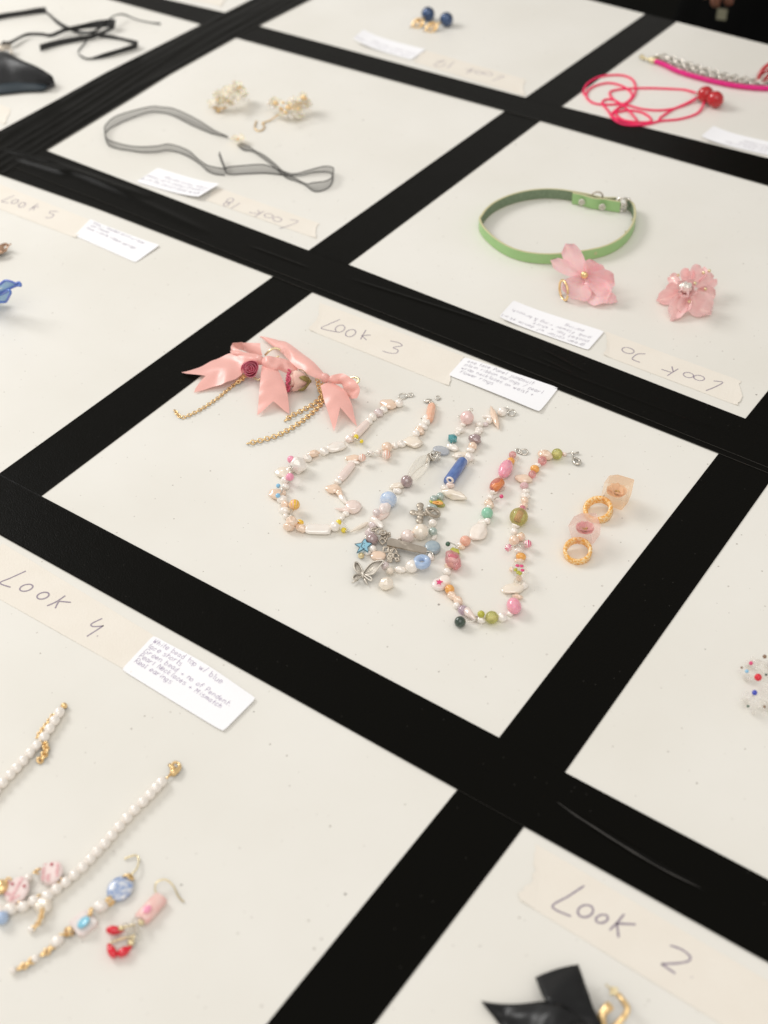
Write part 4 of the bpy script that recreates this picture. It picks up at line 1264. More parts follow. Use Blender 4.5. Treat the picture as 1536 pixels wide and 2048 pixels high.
cluster(E1, [(260, 320, .007, 75), (330, 250, .012, 85), (430, 200, .016, 90), (540, 190, .012, 85), (520, 130, .020, 65), (430, 300, .008, 85), (600, 240, .007, 70), (330, 350, .004, 65), (480, 260, .014, 80)], rnd,
        [(545, 140, .021, 28), (300, 270, .015, 16), (310, 390, .002, 30), (350, 385, .002, 20), (215, 350, .006, 12), (480, 75, .022, 18), (420, 285, .016, 14)])
mb = MB(); mb.tube([cX(230, 350, .005), cX(320, 360, .005), (cX(400, 350, .005))], .0005); mb.tube([cX(250, 365, .004), cX(330, 370, .004), cX(410, 360, .004)], .0005); mb.build('wire', 'gold', E1)
E2 = thing('flower_earring', 'right cream flower cluster earring with its gold hook pointing to the choker', 'earring', cX(1080, 400), EF)
cluster(E2, [(940, 320, .008, 80), (1060, 430, .005, 90), (1180, 360, .008, 80), (1250, 270, .014, 80), (1280, 330, .007, 70), (1120, 300, .012, 65), (1180, 440, .004, 80), (880, 330, .009, 50)], rnd,
        [(940, 308, .016, 34), (1025, 305, .014, 22), (1250, 250, .021, 40), (1050, 410, .012, 26), (1190, 375, .014, 20), (1080, 360, .012, 40), (1000, 370, .009, 30)])
mb = MB(); mb.tube(spline([cX(1000, 400, .006), cX(940, 455, .003), cX(870, 500, .0015), cX(800, 525, .0012), cX(815, 575, .0010), cX(770, 612, .001), (cX(715, 595, .001)), cX(715, 540, .001), cX(730, 505, .001)], 5), .0007); mb.ball(cX(800, 530, .0015), .0013)
for k in range(4): mb.tube([cX(1060 + k * 8, 310 + k * 22, .013), cX(1230, 300 + k * 26, .014)], .00035)
mb.build('ear_hook', 'gold', E2)

# ------------------------------------------------------------------ Look 12: blue pearl earrings
mat('blue_pearl', c('3c5c8c'), .1, .35, coat=1., col2=c('22344f'), cscale=110, bump=.5, bscale=220)
for i, (x, y, gx, gy, lb) in enumerate(((622, 105, 548, 175, 'left dark blue pearl earring on a gold hoop, the farther of the pair'), (760, 145, 650, 205, 'right dark blue pearl earring on a gold hoop, the nearer of the pair'))):
    t = thing('pearl_earring', lb, 'earring', cT(x, y), 'pair of dark blue pearl earrings')
    p = cT(x, y, .008); k = mpp(p) * .26693
    MB().ball(p, (52 * k, 50 * k, 54 * k), u=24, w=14).build('pearl', 'blue_pearl', t)
    g = cT(gx, gy, .004)
    mb = MB(); mb.ring(g, (.15, -.5, .6), .0055, .0013, 8, rx=.0068); mb.ring(g + Vector((.001, .001, .001)), (.3, .1, .8), .0035, .001, 8)
    mb.tube([g + (p - g) * .4, g + (p - g) * .6], .0012)
    mb.tube(spline([g, cT(gx - 45, gy + 15, .002), (cT(gx - 62, gy + 30, .001))], 4), .0006)
    mb.build('hoop', 'gold', t)

# ------------------------------------------------------------------ pink square: chain necklace, red cord necklace, red heart
mat('magenta', c('d81878'), .5, col2=c('ee2f92'), cscale=500, bump=.5, bscale=900)
mat('red_cord', c('fa2c66'), .5, bump=.4, bscale=1500)
mat('red_gloss', c('b80a18'), .1, coat=.7)
NK = thing('chain_necklace', 'silver chain necklace plaited with a magenta pink cord', 'necklace', cK(1000, 330))
up_path = [cK(690, 205, .003), cK(780, 220, .003), cK(900, 265, .003), cK(1050, 310, .003), cK(1200, 355, .003), cK(1400, 390, .003), (cK(1536, 392, .003)), cK(1750, 385, .003)]
lo_path = [cK(720, 225, .003), cK(800, 260, .003), cK(900, 298, .003), cK(1050, 345, .003), cK(1200, 388, .003), cK(1400, 415, .003), (cK(1536, 418, .003)), cK(1750, 410, .003)]
mb = MB(); chain_mb(up_path, .0078, .0064, .0011, mb, .7); chain_mb(lo_path, .0078, .0064, .0011, mb, .7)
mb.build('chain', 'silver', NK)
pk = spline([cK(660, 240, .003), cK(740, 272, .003), cK(820, 312, .003), cK(930, 350, .003), cK(1100, 395, .003), cK(1260, 428, .003), (cK(1400, 445, .003)), cK(1536, 452, .003), cK(1750, 450, .003)], 30)
mb = MB()
for s in range(3):
    q = []
    for i, p in enumerate(pk):
        t = (pk[min(i + 1, len(pk) - 1)] - pk[max(i - 1, 0)]).normalized(); sd = t.cross(Vector((0, 0, 1)))
        a = i * .55 + s * 2.094
        q.append(p + (sd * math.cos(a) + Vector((0, 0, 1)) * math.sin(a)) * .0014)
    mb.tube(q, .0015, seg=7)
mb.build('cord', 'magenta', NK)
mb = MB(); mb.tube([cK(680, 232, .003), cK(640, 236, .003), cK(605, 228, .003)], [.0042, .0040, .0018], seg=14); mb.tube(spline([cK(605, 228, .003), cK(585, 222, .0025), cK(570, 205, .002), cK(555, 195, .002), (cK(545, 210, .002)), cK(575, 222, .0025)], 4), .0010); mb.build('clasp', 'palegold', NK)

CN = thing('cord_necklace', 'tangled bright pinkish red cord necklace with two glossy red ball pendants', 'necklace', cK(700, 560))
Z = .0012
def cord(pts, closed=False): return spline([cK(x, y, Z + (q[0] / 1000 if q else 0)) for x, y, *q in pts], 8, closed)
mb = MB()
for pts in ([(985, 490, 2), (900, 465), (760, 455), (600, 450), (430, 455), (330, 470), (308, 495), (340, 540), (400, 572), (440, 560), (480, 520), (470, 478), (400, 432), (300, 410), (200, 430), (140, 470), (130, 520), (180, 565), (280, 578), (400, 572), (460, 555), (508, 480), (490, 390), (400, 350), (250, 358), (150, 405), (108, 460), (108, 492), (130, 508)],
            [(1042, 540, 3), (1030, 590, 1), (980, 650), (850, 690), (700, 705), (620, 725), (500, 740), (400, 728), (335, 690), (300, 630), (252, 570), (270, 540), (330, 540), (400, 575), (470, 640, 2), (520, 700, 2)],
            [(985, 525, 2), (900, 570), (800, 615), (700, 680), (690, 705), (560, 735), (430, 715), (350, 680), (325, 650), (380, 600, 1), (410, 590, 2)],
            [(990, 520, 2), (960, 545, 1), (830, 602), (700, 622), (560, 612), (440, 582), (390, 600), (355, 640), (400, 690), (500, 712), (620, 712), (622, 680), (560, 640), (460, 622), (400, 630), (330, 650), (340, 690), (420, 735), (560, 738), (690, 708)]):
    mb.tube(cord(pts), .00115, seg=7)
mb.build('cord', 'red_cord', CN)
for x, y, a in ((1052, 500, 64), (1128, 538, 64)):
    p = cK(x, y, .009); k = mpp(p) * .25781
    MB().ball(p, (a * k * 1.02, a * k * .95, a * k), u=24, w=14).build('pendant', 'red_gloss', CN)
mb = MB()
for x, y, h in ((985, 495, .004), (1010, 510, .005), (1035, 520, .006), (1005, 535, .003), (1045, 510, .010)):
    mb.ring(cK(x, y, h), (random.uniform(-1, 1), random.uniform(-1, 1), .5), .0022, .0006, 6)
mb.build('jump_ring', 'silver', CN)
RH = thing('ring', 'shiny red ring peeking in beside the silver chain at the right edge', 'ring', cK(1530, 350))
MB().ring(cK(1560, 322, .012), (.25, -.75, .55), .0078, .0022, 10, rx=.0145, n=32).build('band', 'red_gloss', RH)
MB().ring(cK(1500, 360, .005), (-.4, -.5, .7), .0045, .0017, 10, rx=.0095, n=28).build('loop', 'red_gloss', RH)

# ------------------------------------------------------------------ Look 20: green collar, pink flower ring, pink petal brooch
mat('leather_green', c('a4c98c'), .45, spec=.4, col2=c('9bc182'), cscale=70, bump=.1, bscale=900)
mat('leather_inside', c('84957a'), .8, col2=c('6a7b62'), cscale=400, bump=.3, bscale=900)
mat('leather_edge', c('c9c39a'), .7)
mat('eyelet', c('dfd9cf'), .3, .7)
KC = thing('collar', 'green leather buckle collar standing on its edge in a loop', 'collar', cN(750, 400))
loop = [(1250, 225), (1130, 222), (1000, 192), (885, 172), (790, 158), (680, 152), (560, 160), (450, 180), (340, 215), (240, 265), (175, 320), (135, 375), (122, 400), (140, 452), (190, 512), (270, 580), (370, 637), (480, 673), (600, 691), (720, 694), (850, 684), (1000, 664), (1130, 636), (1230, 595), (1310, 540), (1370, 468), (1398, 400), (1402, 330), (1385, 275), (1340, 240)]
G = spline([cN(x, y, .0003) for x, y in loop], 7)
def strap_mb(G, H, T, mb, m_out=0, m_in=1, m_edge=2, cen=None, z0=0):
    n = len(G); rows = []
    for i in range(n):
        t = (G[min(i + 1, n - 1)] - G[max(i - 1, 0)]); t.z = 0; t.normalize()
        nr = Vector((t.y, -t.x, 0))
        if cen is not None and (G[i] - cen).dot(nr) < 0: nr.negate()
        rows.append((G[i], nr))
    prof = [(0, 0), (T * .25, -.0)]
    def quad(a, b, m):
        mb.grid([[r[0] + r[1] * a[0] + Vector((0, 0, a[1] + z0)), r[0] + r[1] * b[0] + Vector((0, 0, b[1] + z0))] for r in rows], m)
    quad((T / 2, .0003), (T / 2, H - .0003), m_out)
    quad((-T / 2, .0003), (-T / 2, H - .0003), m_in)
    quad((T / 2, H - .0003), (T / 6, H), m_edge); quad((T / 6, H), (-T / 6, H), m_edge); quad((-T / 6, H), (-T / 2, H - .0003), m_edge)
    quad((T / 2, .0003), (-T / 2, .0003), m_edge)
    for r in (rows[0], rows[-1]):
        a, nr = r
        mb.add([a + nr * T / 2 + Vector((0, 0, z0)), a - nr * T / 2 + Vector((0, 0, z0)), a - nr * T / 2 + Vector((0, 0, H + z0)), a + nr * T / 2 + Vector((0, 0, H + z0))], [(0, 1, 2, 3)], m_edge)
    return mb
cen = cN(760, 400)
o = strap_mb(G, .0106, .0020, MB(), cen=cen).build('strap', ['leather_green', 'leather_inside', 'leather_edge'], KC, smooth=False)
T2 = spline([cN(888, 195, .0004), cN(970, 210, .0004), cN(1060, 237, .0004), cN(1150, 246, .0004), cN(1230, 260, .0004), cN(1285, 268, .0004)], 6)
far_c = cN(1050, -200)
strap_mb(T2, .0118, .0024, MB(), cen=far_c).build('buckle_tab', ['leather_green', 'leather_inside', 'leather_edge'], KC, smooth=False)
vd = Vector((CAM.x - cN(1000, 200).x, CAM.y - cN(1000, 200).y, 0)).normalized()
for x, y in ((970, 212), (1140, 246)):
    p = cN(x, y, 0) + vd * .0022 + Vector((0, 0, .0062)); p = cN(x, y - 35 + (6 if x > 1000 else 0), .006)
    mb = MB(); mb.ring(p + vd * .0016, vd, .0024, .0009, 8); mb.ball(p + vd * .0012, .0014, u=8, w=6)
    mb.build('eyelet', 'eyelet', KC)
mb = MB()
mb.ring(cN(1095, 140, .0115), vd, .0050, .0008, 8, rx=.0056, n=24)
mb.build('d_ring', 'pewter', KC)
p = cN(1305, 205, .007)
mb = MB()
sx = Vector((vd.y, -vd.x, 0))
for q in (-1, 1):
    mb.tube(spline([p + sx * .001 * q * 3 + Vector((0, 0, -.007)), p + sx * .0042 * q + Vector((0, 0, 0)), p + sx * .003 * q + Vector((0, 0, .0065))], 5), .0011)
for hz in (-.0068, .0068, 0):
    mb.tube([p - sx * .0042 + Vector((0, 0, hz)), p + sx * .0042 + Vector((0, 0, hz)) + vd * .001], .0011)
mb.tube([p + vd * .001 - sx * .009, p + vd * .002, p + sx * .003 + vd * .001], .0009)
mb.ball(p - sx * .006 + Vector((0, 0, .006)), .0015); mb.ball(p + vd * .002, (.0022, .0022, .003))
mb.build('buckle', 'silver', KC)
mb = MB()
for x, y in ((1085, 608), (1235, 545), (1330, 430), (1385, 330)):
    pp = cN(x, y, .006)
    mb.ring(pp + (pp - cen).normalized() * .0002, (pp - cen), .0011, .0004, 6, n=12)
mb.build('punched_hole', 'leather_edge', KC)

mat('frost_pink', c('fec6ca'), .38, coat=.15, col2=c('ffdcdc'), cscale=70, sub=.3)
mat('shell_pink', c('fac9ca'), .2, coat=.8, col2=c('fee3e1'), cscale=90, film=250)
translucent('frost_pink', .3); translucent('shell_pink', .28)
mat('nugget', c('f4efe8'), .16, .35, coat=.8, col2=c('ddd5cb'), cscale=200, bump=.8, bscale=300)
FR = thing('flower_ring', 'large frosted pink flower ring leaning on the green collar with a gold centre', 'ring', cW(350, 420))
ctr = cW(345, 312, .017)
fx = Vector((vd.x, vd.y, .55)).normalized()
def bpetal(par, cr, bx, by, bh, tx, ty, th_, w, m, **kw):
    b, t = cr(bx, by, bh), cr(tx, ty, th_)
    return petal(par, b, t, w * mpp(b) * CR_SCALE[cr], m, up=(CAM - b).normalized(), **kw)
for (bx, by, tx, ty, h, w, kw) in ((345, 320, 195, 72, .032, 74, {}), (340, 320, 82, 195, .022, 52, {}), (330, 330, 235, 500, .004, 118, {}), (350, 330, 520, 528, .003, 105, {}), (370, 330, 575, 385, .011, 95, {}), (355, 310, 440, 215, .022, 76, {}), (360, 320, 512, 300, .014, 82, {}), (380, 380, 595, 520, .003, 45, {})):
    bpetal(FR, cW, bx, by, .015, tx, ty, h, w, 'frost_pink', rag=.30, cup=.2, curl=.04, th=.0009, shape=.72)
p = cW(340, 308, .020); k = mpp(p) * .26042
MB().ball(p, (30 * k, 26 * k, 30 * k)).build('centre_bead', 'gold', FR)
p = cW(182, 425, .0075)
MB().ring(p, (sx * .9 + vd * .5 + Vector((0, 0, .1))), .0088, .0011, 8, rx=.0075, n=28).build('band', 'gold', FR)

BR = thing('flower_brooch', 'glossy pink petal cluster brooch with a silvery nugget, right of the flower ring', 'brooch', cW(1130, 450))
for (bx, by, bh, tx, ty, h, w) in ((1090, 430, .010, 895, 505, .003, 62), (1100, 470, .009, 1010, 655, .002, 70), (1170, 470, .010, 1310, 610, .003, 100), (1200, 400, .014, 1345, 330, .012, 66), (1160, 380, .016, 1245, 240, .020, 66), (1080, 370, .014, 990, 315, .014, 45), (1100, 380, .015, 1150, 270, .020, 60), (1200, 430, .010, 1350, 470, .006, 62), (1090, 450, .008, 960, 410, .007, 60), (1130, 480, .010, 1090, 610, .004, 55)):
    bpetal(BR, cW, bx, by, bh, tx, ty, h, w, 'shell_pink', rag=.35, cup=.55, curl=-.08, th=.0009, shape=.78)
for (bx, by, tx, ty) in ((1120, 420, 1060, 350), (1120, 420, 1180, 345), (1120, 430, 1225, 440), (1110, 440, 1150, 495), (1110, 430, 1040, 440)):
    bpetal(BR, cW, bx, by, .015, tx, ty, .022, 45, 'shell_pink', rag=.3, cup=.7, curl=.1, th=.0008)
p = cW(1120, 402, .022); k = mpp(p) * .26042
bm = MB(); bm.ball(p, (52 * k, 50 * k, 42 * k), u=9, w=6); bm.v = [v + Vector((1, 1, 1)) * .0014 * noise.noise(v * 320) for v in bm.v]
bm.build('nugget', 'nugget', BR, smooth=False)
mb = MB()
for x, y, h in ((1255, 290, .022), (1300, 275, .022), (1310, 530, .008), (1145, 510, .012), (1060, 310, .018), (1190, 370, .023), (1270, 415, .014)):
    mb.ball(cW(x, y, h), .0015, u=8, w=6)
mb.build('gold_bead', 'palegold', BR)

# ------------------------------------------------------------------ black leather piece with straps (top left)
mat('black_leather', (.008, .0085, .0095), .34, spec=.45, col2=(.013, .0135, .015), cscale=60, bump=.35, bscale=500)
mat('leather_lining', c('1f2c34'), .5)
mat('strap_black', (.020, .020, .020), .5, col2=(.03, .03, .03), cscale=300)
LT = thing('leather_top', 'black leather triangular piece with long black straps, at the left edge', 'clothing', cL(150, 500))
def surf(f, n=18, k=12): return [[f(i / n, j / k) for j in range(k + 1)] for i in range(n + 1)]
# domed panel: far edge and near edge
fe = [(-260, 380, .004), (-80, 385, .008), (0, 395, .010), (70, 402, .013), (200, 480, .012), (330, 545, .009), (385, 585, .006), (402, 612, .004)]
ne = [(-260, 700, .001), (-80, 690, .001), (0, 685, .001), (100, 668, .001), (200, 662, .001), (300, 655, .001), (370, 646, .001), (404, 625, .002)]
L, R = spline([cL(*q) for q in fe], 6), spline([cL(*q) for q in ne], 6)
rows = []
for i, (a, b) in enumerate(zip(L, R)):
    u = i / (len(L) - 1)
    rows.append([a.lerp(b, j / 12) + Vector((0, 0, .024 * (1 - u) ** .35 * math.sin(math.pi * min(1, j / 12 * .92 + .02)) * (1 - .75 * (j / 12) ** 3) + .0012 * noise.noise(Vector((u * 7, j * .4, 2))))) for j in range(13)])
o = MB().grid(rows).build('panel', 'black_leather', LT); solid(o, .0014, -1)
L = spline([cL(-200, 590, .006), cL(0, 590, .007), cL(180, 580, .007), cL(330, 598, .006), cL(365, 615, .004)], 6); R = spline([cL(-200, 672, .003), cL(0, 668, .003), cL(180, 650, .003), cL(320, 645, .003), cL(355, 632, .003)], 6)
o = MB().grid([[a.lerp(b, j / 6) + vd * .006 + Vector((0, 0, .002 * math.sin(math.pi * j / 6))) for j in range(7)] for a, b in zip(L, R)]).build('lining', 'leather_lining', LT); solid(o, .001)
MB().tube(spline([cL(250, 578, .013), cL(330, 590, .010), cL(375, 605, .008), cL(380, 630, .006), cL(340, 648, .004)], 6), .0011).build('piping', 'black_leather', LT)
mb = MB(); mb.ring(cL(45, 385, .008), (.3, -.4, .8), .0055, .0012, 8, rx=.0065); mb.box(cL(15, 345, .009), Vector((.008, .005, 0)), Vector((-.003, .005, 0)), Vector((0, 0, .0012))); mb.build('slider', 'pewter', LT)
band(LT, 'strap', [(-150, 180, -150, 140, 0, 7), (0, 145, 0, 100, 0, 7), (150, 120, 150, 78, 0, 7), (315, 100, 320, 52, 0, 7), (350, 110, 345, 85, 2, 6), (430, 185, 440, 160, 1, 5), (520, 228, 520, 200, 1, 5), (600, 250, 610, 228, 3, 6), (700, 240, 700, 215, 6, 10), (790, 160, 785, 145, 8, 11), (838, 120, 840, 108, 9, 11), (900, 112, 905, 100, 6, 8), (1000, 148, 1000, 138, 3, 4.5), (1100, 170, 1100, 160, 1, 2.5), (1175, 182, 1172, 165, 0, 2)], 'strap_black', None, cL, 6)
band(LT, 'strap', [(0, 330, 20, 300, 4, 8), (60, 335, 70, 300, 2, 8), (130, 295, 140, 265, 2, 7), (200, 265, 200, 240, 2, 6), (300, 262, 300, 238, 2, 6), (380, 272, 370, 245, 1, 5), (480, 235, 470, 205, 2, 8), (600, 215, 600, 175, 3, 10), (720, 205, 720, 148, 3, 11), (800, 200, 830, 140, 3, 11), (840, 205, 845, 155, 3, 11), (790, 235, 800, 200, 3, 7), (680, 285, 670, 250, 0, 7), (560, 310, 560, 265, 0, 7), (420, 340, 420, 290, 0, 7), (295, 375, 288, 325, 0, 8)], 'strap_black', None, cL, 6)
band(LT, 'strap', [(640, 305, 630, 295, 3, 4), (585, 370, 575, 362, 1, 2.5), (575, 400, 572, 385, .5, 3), (610, 430, 605, 410, 0, 3), (660, 438, 660, 422, 0, 3), (760, 428, 770, 385, 0, 6), (880, 392, 890, 350, 0, 7), (1000, 355, 1003, 310, 0, 8), (985, 330, 990, 295, 1, 8), (900, 300, 920, 280, 1, 5), (800, 285, 810, 255, 1, 6), (720, 275, 730, 245, 2, 7)], 'strap_black', None, cL, 6)

# ------------------------------------------------------------------ Look 5: metal clip and blue flower cut by the left edge
mat('rose_gold', c('c9a58c'), .2, .9)
CP = thing('hair_clip', 'shiny rose metal hair clip at the left edge below the Look 5 label', 'hair clip', cS(-100, 470))
mb = MB()
for a_, b_ in (([(-420, 470), (0, 380), (60, 350), (130, 325), (175, 345)], .0016), ([(-420, 560), (0, 500), (60, 480), (110, 465), (135, 440)], .0016)):
    mb.tube(spline([cS(x, y, .006) for x, y in a_], 5), [b_ * (1.6 - .9 * min(1, i / 20)) for i in range(21)])
mb.tube(spline([cS(120, 320, .008), cS(190, 350, .006), cS(150, 420, .004), (cS(135, 490, .002))], 5), .0009)
mb.tube([cS(185, 355, .007), cS(255, 312, .008)], .0007)
L = spline([cS(x, y, .007) for x, y in ((-420, 440), (-150, 400), (0, 372), (90, 350))], 5); R = spline([cS(x, y, .004) for x, y in ((-420, 600), (-150, 560), (0, 520), (110, 470))], 5)
mb.grid([[a.lerp(b, j / 5) + Vector((0, 0, .002 * math.sin(math.pi * j / 5))) for j in range(6)] for a, b in zip(L, R)])
mb.build('clip_body', 'rose_gold', CP)
mat('blue_petal', c('7fb0dc'), .3, coat=.3, col2=c('b8d4e6'), cscale=60, trans=.1, sub=.15)
translucent('blue_petal', .4)
mat('blue_rim', c('5a83cc'), .3, coat=.3, col2=c('6f79c8'), cscale=200)
BF = thing('flower_ring', 'translucent blue petal flower cut off by the left edge in the Look 5 square', 'ring', cS(-150, 1500))
def flat_petal(par, outline, mid, m, rim, lift=0):
    P = spline([cS(x, y, h) for x, y, h in outline], 6)
    c0 = cS(*mid)
    rows = [[c0.lerp(p, f) + Vector((0, 0, lift * f * (1 - f))) for p in P] for f in (.02, .35, .7, .9, 1)]
    o = MB().grid(rows).build('petal', m, par); solid(o, .0008, 0)
    MB().tube(P, .0011, seg=6).build('petal_rim', rim, o)
flat_petal(BF, [(-240, 1330, .02), (-120, 1290, .026), (0, 1235, .030), (90, 1165, .033), (160, 1150, .034), (260, 1175, .034), (360, 1215, .033), (430, 1190, .034), (470, 1240, .033), (465, 1270, .032), (380, 1265, .031), (270, 1310, .028), (130, 1370, .024), (0, 1430, .019), (-150, 1460, .016), (-240, 1420, .016)], (60, 1310, .025), 'blue_petal', 'blue_rim', -.004)
flat_petal(BF, [(-240, 1480, .016), (0, 1475, .018), (90, 1440, .022), (150, 1400, .026), (180, 1365, .028), (230, 1390, .028), (240, 1440, .026), (205, 1510, .022), (160, 1600, .016), (120, 1635, .013), (0, 1640, .012), (-150, 1650, .010), (-240, 1600, .010)], (0, 1560, .015), 'blue_petal', 'blue_rim', .004)
petal(BF, cS(-260, 1500, .014), cS(-500, 1250, .03), .014, 'blue_petal'); petal(BF, cS(-260, 1500, .014), cS(-480, 1700, .004), .014, 'blue_petal'); petal(BF, cS(-260, 1500, .014), cS(-200, 1720, .002), .012, 'blue_petal')
MB().ring(cS(-330, 1620, .0095), (1, .3, .1), .009, .0011, 8).build('band', 'gold', BF)

# ------------------------------------------------------------------ crystals at the right edge
mat('ruby', c('e0152f'), .1, coat=.9)
mat('sapphire', c('3544b8'), .1, coat=.8)
mat('smoke', c('8a6a50'), .15, coat=.5)
CY = thing('crystal_earring', 'clear crystal bead cluster with red and dark blue stones at the right edge', 'earring', cQ(1200, 1100))
rnd = random.Random(11)
k = mpp(cQ(1100, 1100)) * .09763
for i in range(62):
    up = i % 2 == 0
    a = rnd.uniform(0, 6.28); rr = rnd.random() ** .5
    x, y = ((1200 + 400 * rr * math.cos(a), 820 + 250 * rr * math.sin(a)) if up else (1240 + 360 * rr * math.cos(a), 1470 + 250 * rr * math.sin(a)))
    if i % 9 == 0: x, y = 1500 + 200 * rr * math.cos(a), 1150 + 400 * rr * math.sin(a)
    bead(CY, cQ, x, y, rnd.choice((45, 55, 62, 70)), 'crystal', 'fac', lift=rnd.choice((0, 0, .003, .006)))
for x, y, a, m in ((1190, 970, 74, 'ruby'), (960, 845, 38, 'sky'), (1120, 1285, 54, 'sapphire'), (1045, 680, 40, 'hp'), (1325, 545, 40, 'smoke'), (855, 770, 24, 'smoke'), (1355, 915, 26, 'dg'), (1320, 1572, 28, 'smoke'), (985, 1560, 28, 'gg')):
    bead(CY, cQ, x, y, a, m, 's', lift=.0075, name='stone')

# ------------------------------------------------------------------ Look 4: pearl necklace and two mismatched earrings
N4 = thing('necklace', 'white pearl strand necklace with gold lobster clasp and two printed pink discs', 'necklace', c4(400, 1400))
s1 = [(455, 98), (418, 158), (380, 220), (338, 285), (283, 350), (232, 405), (178, 465), (128, 520), (78, 573), (20, 636), (-35, 700), (-90, 765), (-145, 830)]
beads(N4, [(c4, ','.join(f'{x} {y} 43 37 -52 wh sp' for x, y in s1))])
s2 = [(1238, 632), (1200, 672), (1152, 725), (1098, 780), (1034, 842), (975, 906), (915, 972), (858, 1040), (805, 1102), (746, 1162), (693, 1222), (634, 1285), (570, 1342), (504, 1400)]
beads(N4, [(c4, ','.join(f'{x} {y} 46 38 -48 wh sp' for x, y in s2) + ',432 1452 48 40 -40 wh sp,362 1505 50 42 -30 wh sp'), (c5, '260 430 46 42 -30 wh sp, 178 472 50 40 -20 wh sp, 80 490 52 44 0 wh sp, -5 505 48 42 0 wh sp, -90 520 48 42 0 wh sp')])
beads(N4, [(c5, '215 255 38 30 -30 wh sp, 15 560 48 sb s o, 325 520 32 26 20 cr sp, 312 575 28 cr sp, 238 648 24 wh sp')], thread=False)
mat('disc_print', c('efdcd8'), .35, coat=.3)
mat('print_pink', c('e2a3a8'), .5, col2=c('efc9c8'), cscale=900, sharp=.2)
mat('print_red', c('b0243c'), .5)
def disc(par, cr, x, y, a, b, marks, hearts, name='printed_disc'):
    p = cr(x, y, .004); k = mpp(p) * CR_SCALE[cr]
    tl_ = Vector((-.25, -.35, 1)).normalized(); ux = cr(x + 10, y, .004) - p; ux = (ux - tl_ * ux.dot(tl_)).normalized(); uy = tl_.cross(ux)
    mb = MB(); R = a * k
    for r0, z0, r1, z1 in ((0.001, .0016, .85, .0014), (.85, .0014, 1, .0004), (1, .0004, 1, -.0006), (1, -.0006, .85, -.0016)):
        mb.grid([[p + (ux * math.cos(t) + uy * math.sin(t)) * R * r + tl_ * z for t in [2 * math.pi * i / 36 for i in range(37)]] for r, z in ((r0, z0), (r1, z1))])
    o = mb.build(name, 'disc_print', par)
    mb = MB()
    for (x0, y0, x1, y1, w_) in marks:
        q0, q1 = [p + ux * R * xx + uy * R * yy + tl_ * .0019 for xx, yy in ((x0, y0), (x1, y1))]
        s = (q1 - q0).cross(tl_).normalized() * w_ * R
        n_ = max(2, int((q1 - q0).length / (.0011)))
        for i in range(n_):                           # a broken band of little printed marks
            a0, a1 = q0.lerp(q1, i / n_), q0.lerp(q1, (i + .72) / n_)
            mb.add([a0 - s, a1 - s, a1 + s * random.uniform(.3, 1), a0 + s], [(0, 1, 2, 3)])
    mb.build('print', 'print_pink', o)
    mb = MB()
    for hx, hy, hr in hearts:
        pts = []
        for i in range(16):
            t = 2 * math.pi * i / 16
            pts.append(p + ux * R * (hx + hr * .9 * math.sin(t) ** 3) + uy * R * (hy + hr * (.8 * math.cos(t) - .3 * math.cos(2 * t) - .12 * math.cos(3 * t))) + tl_ * .0021)
        mb.add(pts, [tuple(range(16))])
    mb.build('printed_heart', 'print_red', o)
    return o
disc(N4, c5, 398, 215, 96, 75, [(-.75, .5, -.55, -.7, .16), (-.15, -.2, -.05, -.85, .2), (.62, .6, .72, -.55, .16), (-.75, .72, -.4, .75, .08)], [(.05, .62, .17)])
disc(N4, c5, 130, 348, 108, 85, [(.45, .8, -.3, -.85, .15), (-.85, -.2, -.3, -.35, .14), (-.9, .25, -.6, .75, .12), (-.15, -.75, .55, -.5, .08)], [(-.3, .42, .15), (.78, .1, .15)])
mb = MB()
for x, y in ((290, 190), (275, 215), (70, 270), (45, 285), (20, 300), (455, 270), (130, 450), (300, 405)):
    mb.ring(c5(x, y, .0035), (random.uniform(-1, 1), random.uniform(-1, 1), .4), .0016, .0006, 6, n=12)
mb.ball(c5(10, 320, .003), (.0045, .0045, .003))
mb.build('gold_link', 'gold', N4)
bead(N4, c5, 330, 470, 64, 'cr', 'block', 52, -35, .7, name='shell_charm')
chain_mb([c5(325, 500, .006), c5(312, 560, .005), c5(285, 610, .003), c5(245, 645, .002)], .0026, .0022, .0005).build('chain', 'gold', N4)
chain_mb([c4(492, 45, .002), c4(455, 75, .0035), c4(405, 120, .004), c4(360, 180, .004), c4(310, 245, .004), c4(278, 300, .003)], .0026, .0020, .0005).build('chain', 'gold', N4)
chain_mb([c4(332, 322, .003), c4(352, 370, .002), c4(335, 430, .0015), c4(290, 478, .0015)], .0032, .0036, .0008).build('chain', 'gold', N4)
mb = MB(); mb.ball(c4(492, 45, .002), .0022, u=8, w=6)
mb.tube([c4(1262, 618, .002), c4(1290, 592, .002), c4(1310, 570, .002)], .0007)
mb.tube(spline([c4(1310, 575, .002), c4(1335, 555, .0022), c4(1372, 530, .0022), c4(1378, 495, .0022), c4(1345, 478, .0022), c4(1322, 500, .0022), c4(1330, 535, .0022)], 5), [.0011, .0014, .0018, .0022, .0024, .0024, .0022, .0020, .0018, .0016, .0014, .0013, .0012, .0011, .001, .001, .0009, .0009, .0009, .0009, .0009, .0009, .0009, .0009, .0009, .0010, .0012, .0015, .0018, .002, .002])
mb.tube([c4(1325, 525, .002), c4(1300, 495, .002)], .0011)
mb.build('clasp', 'gold', N4)

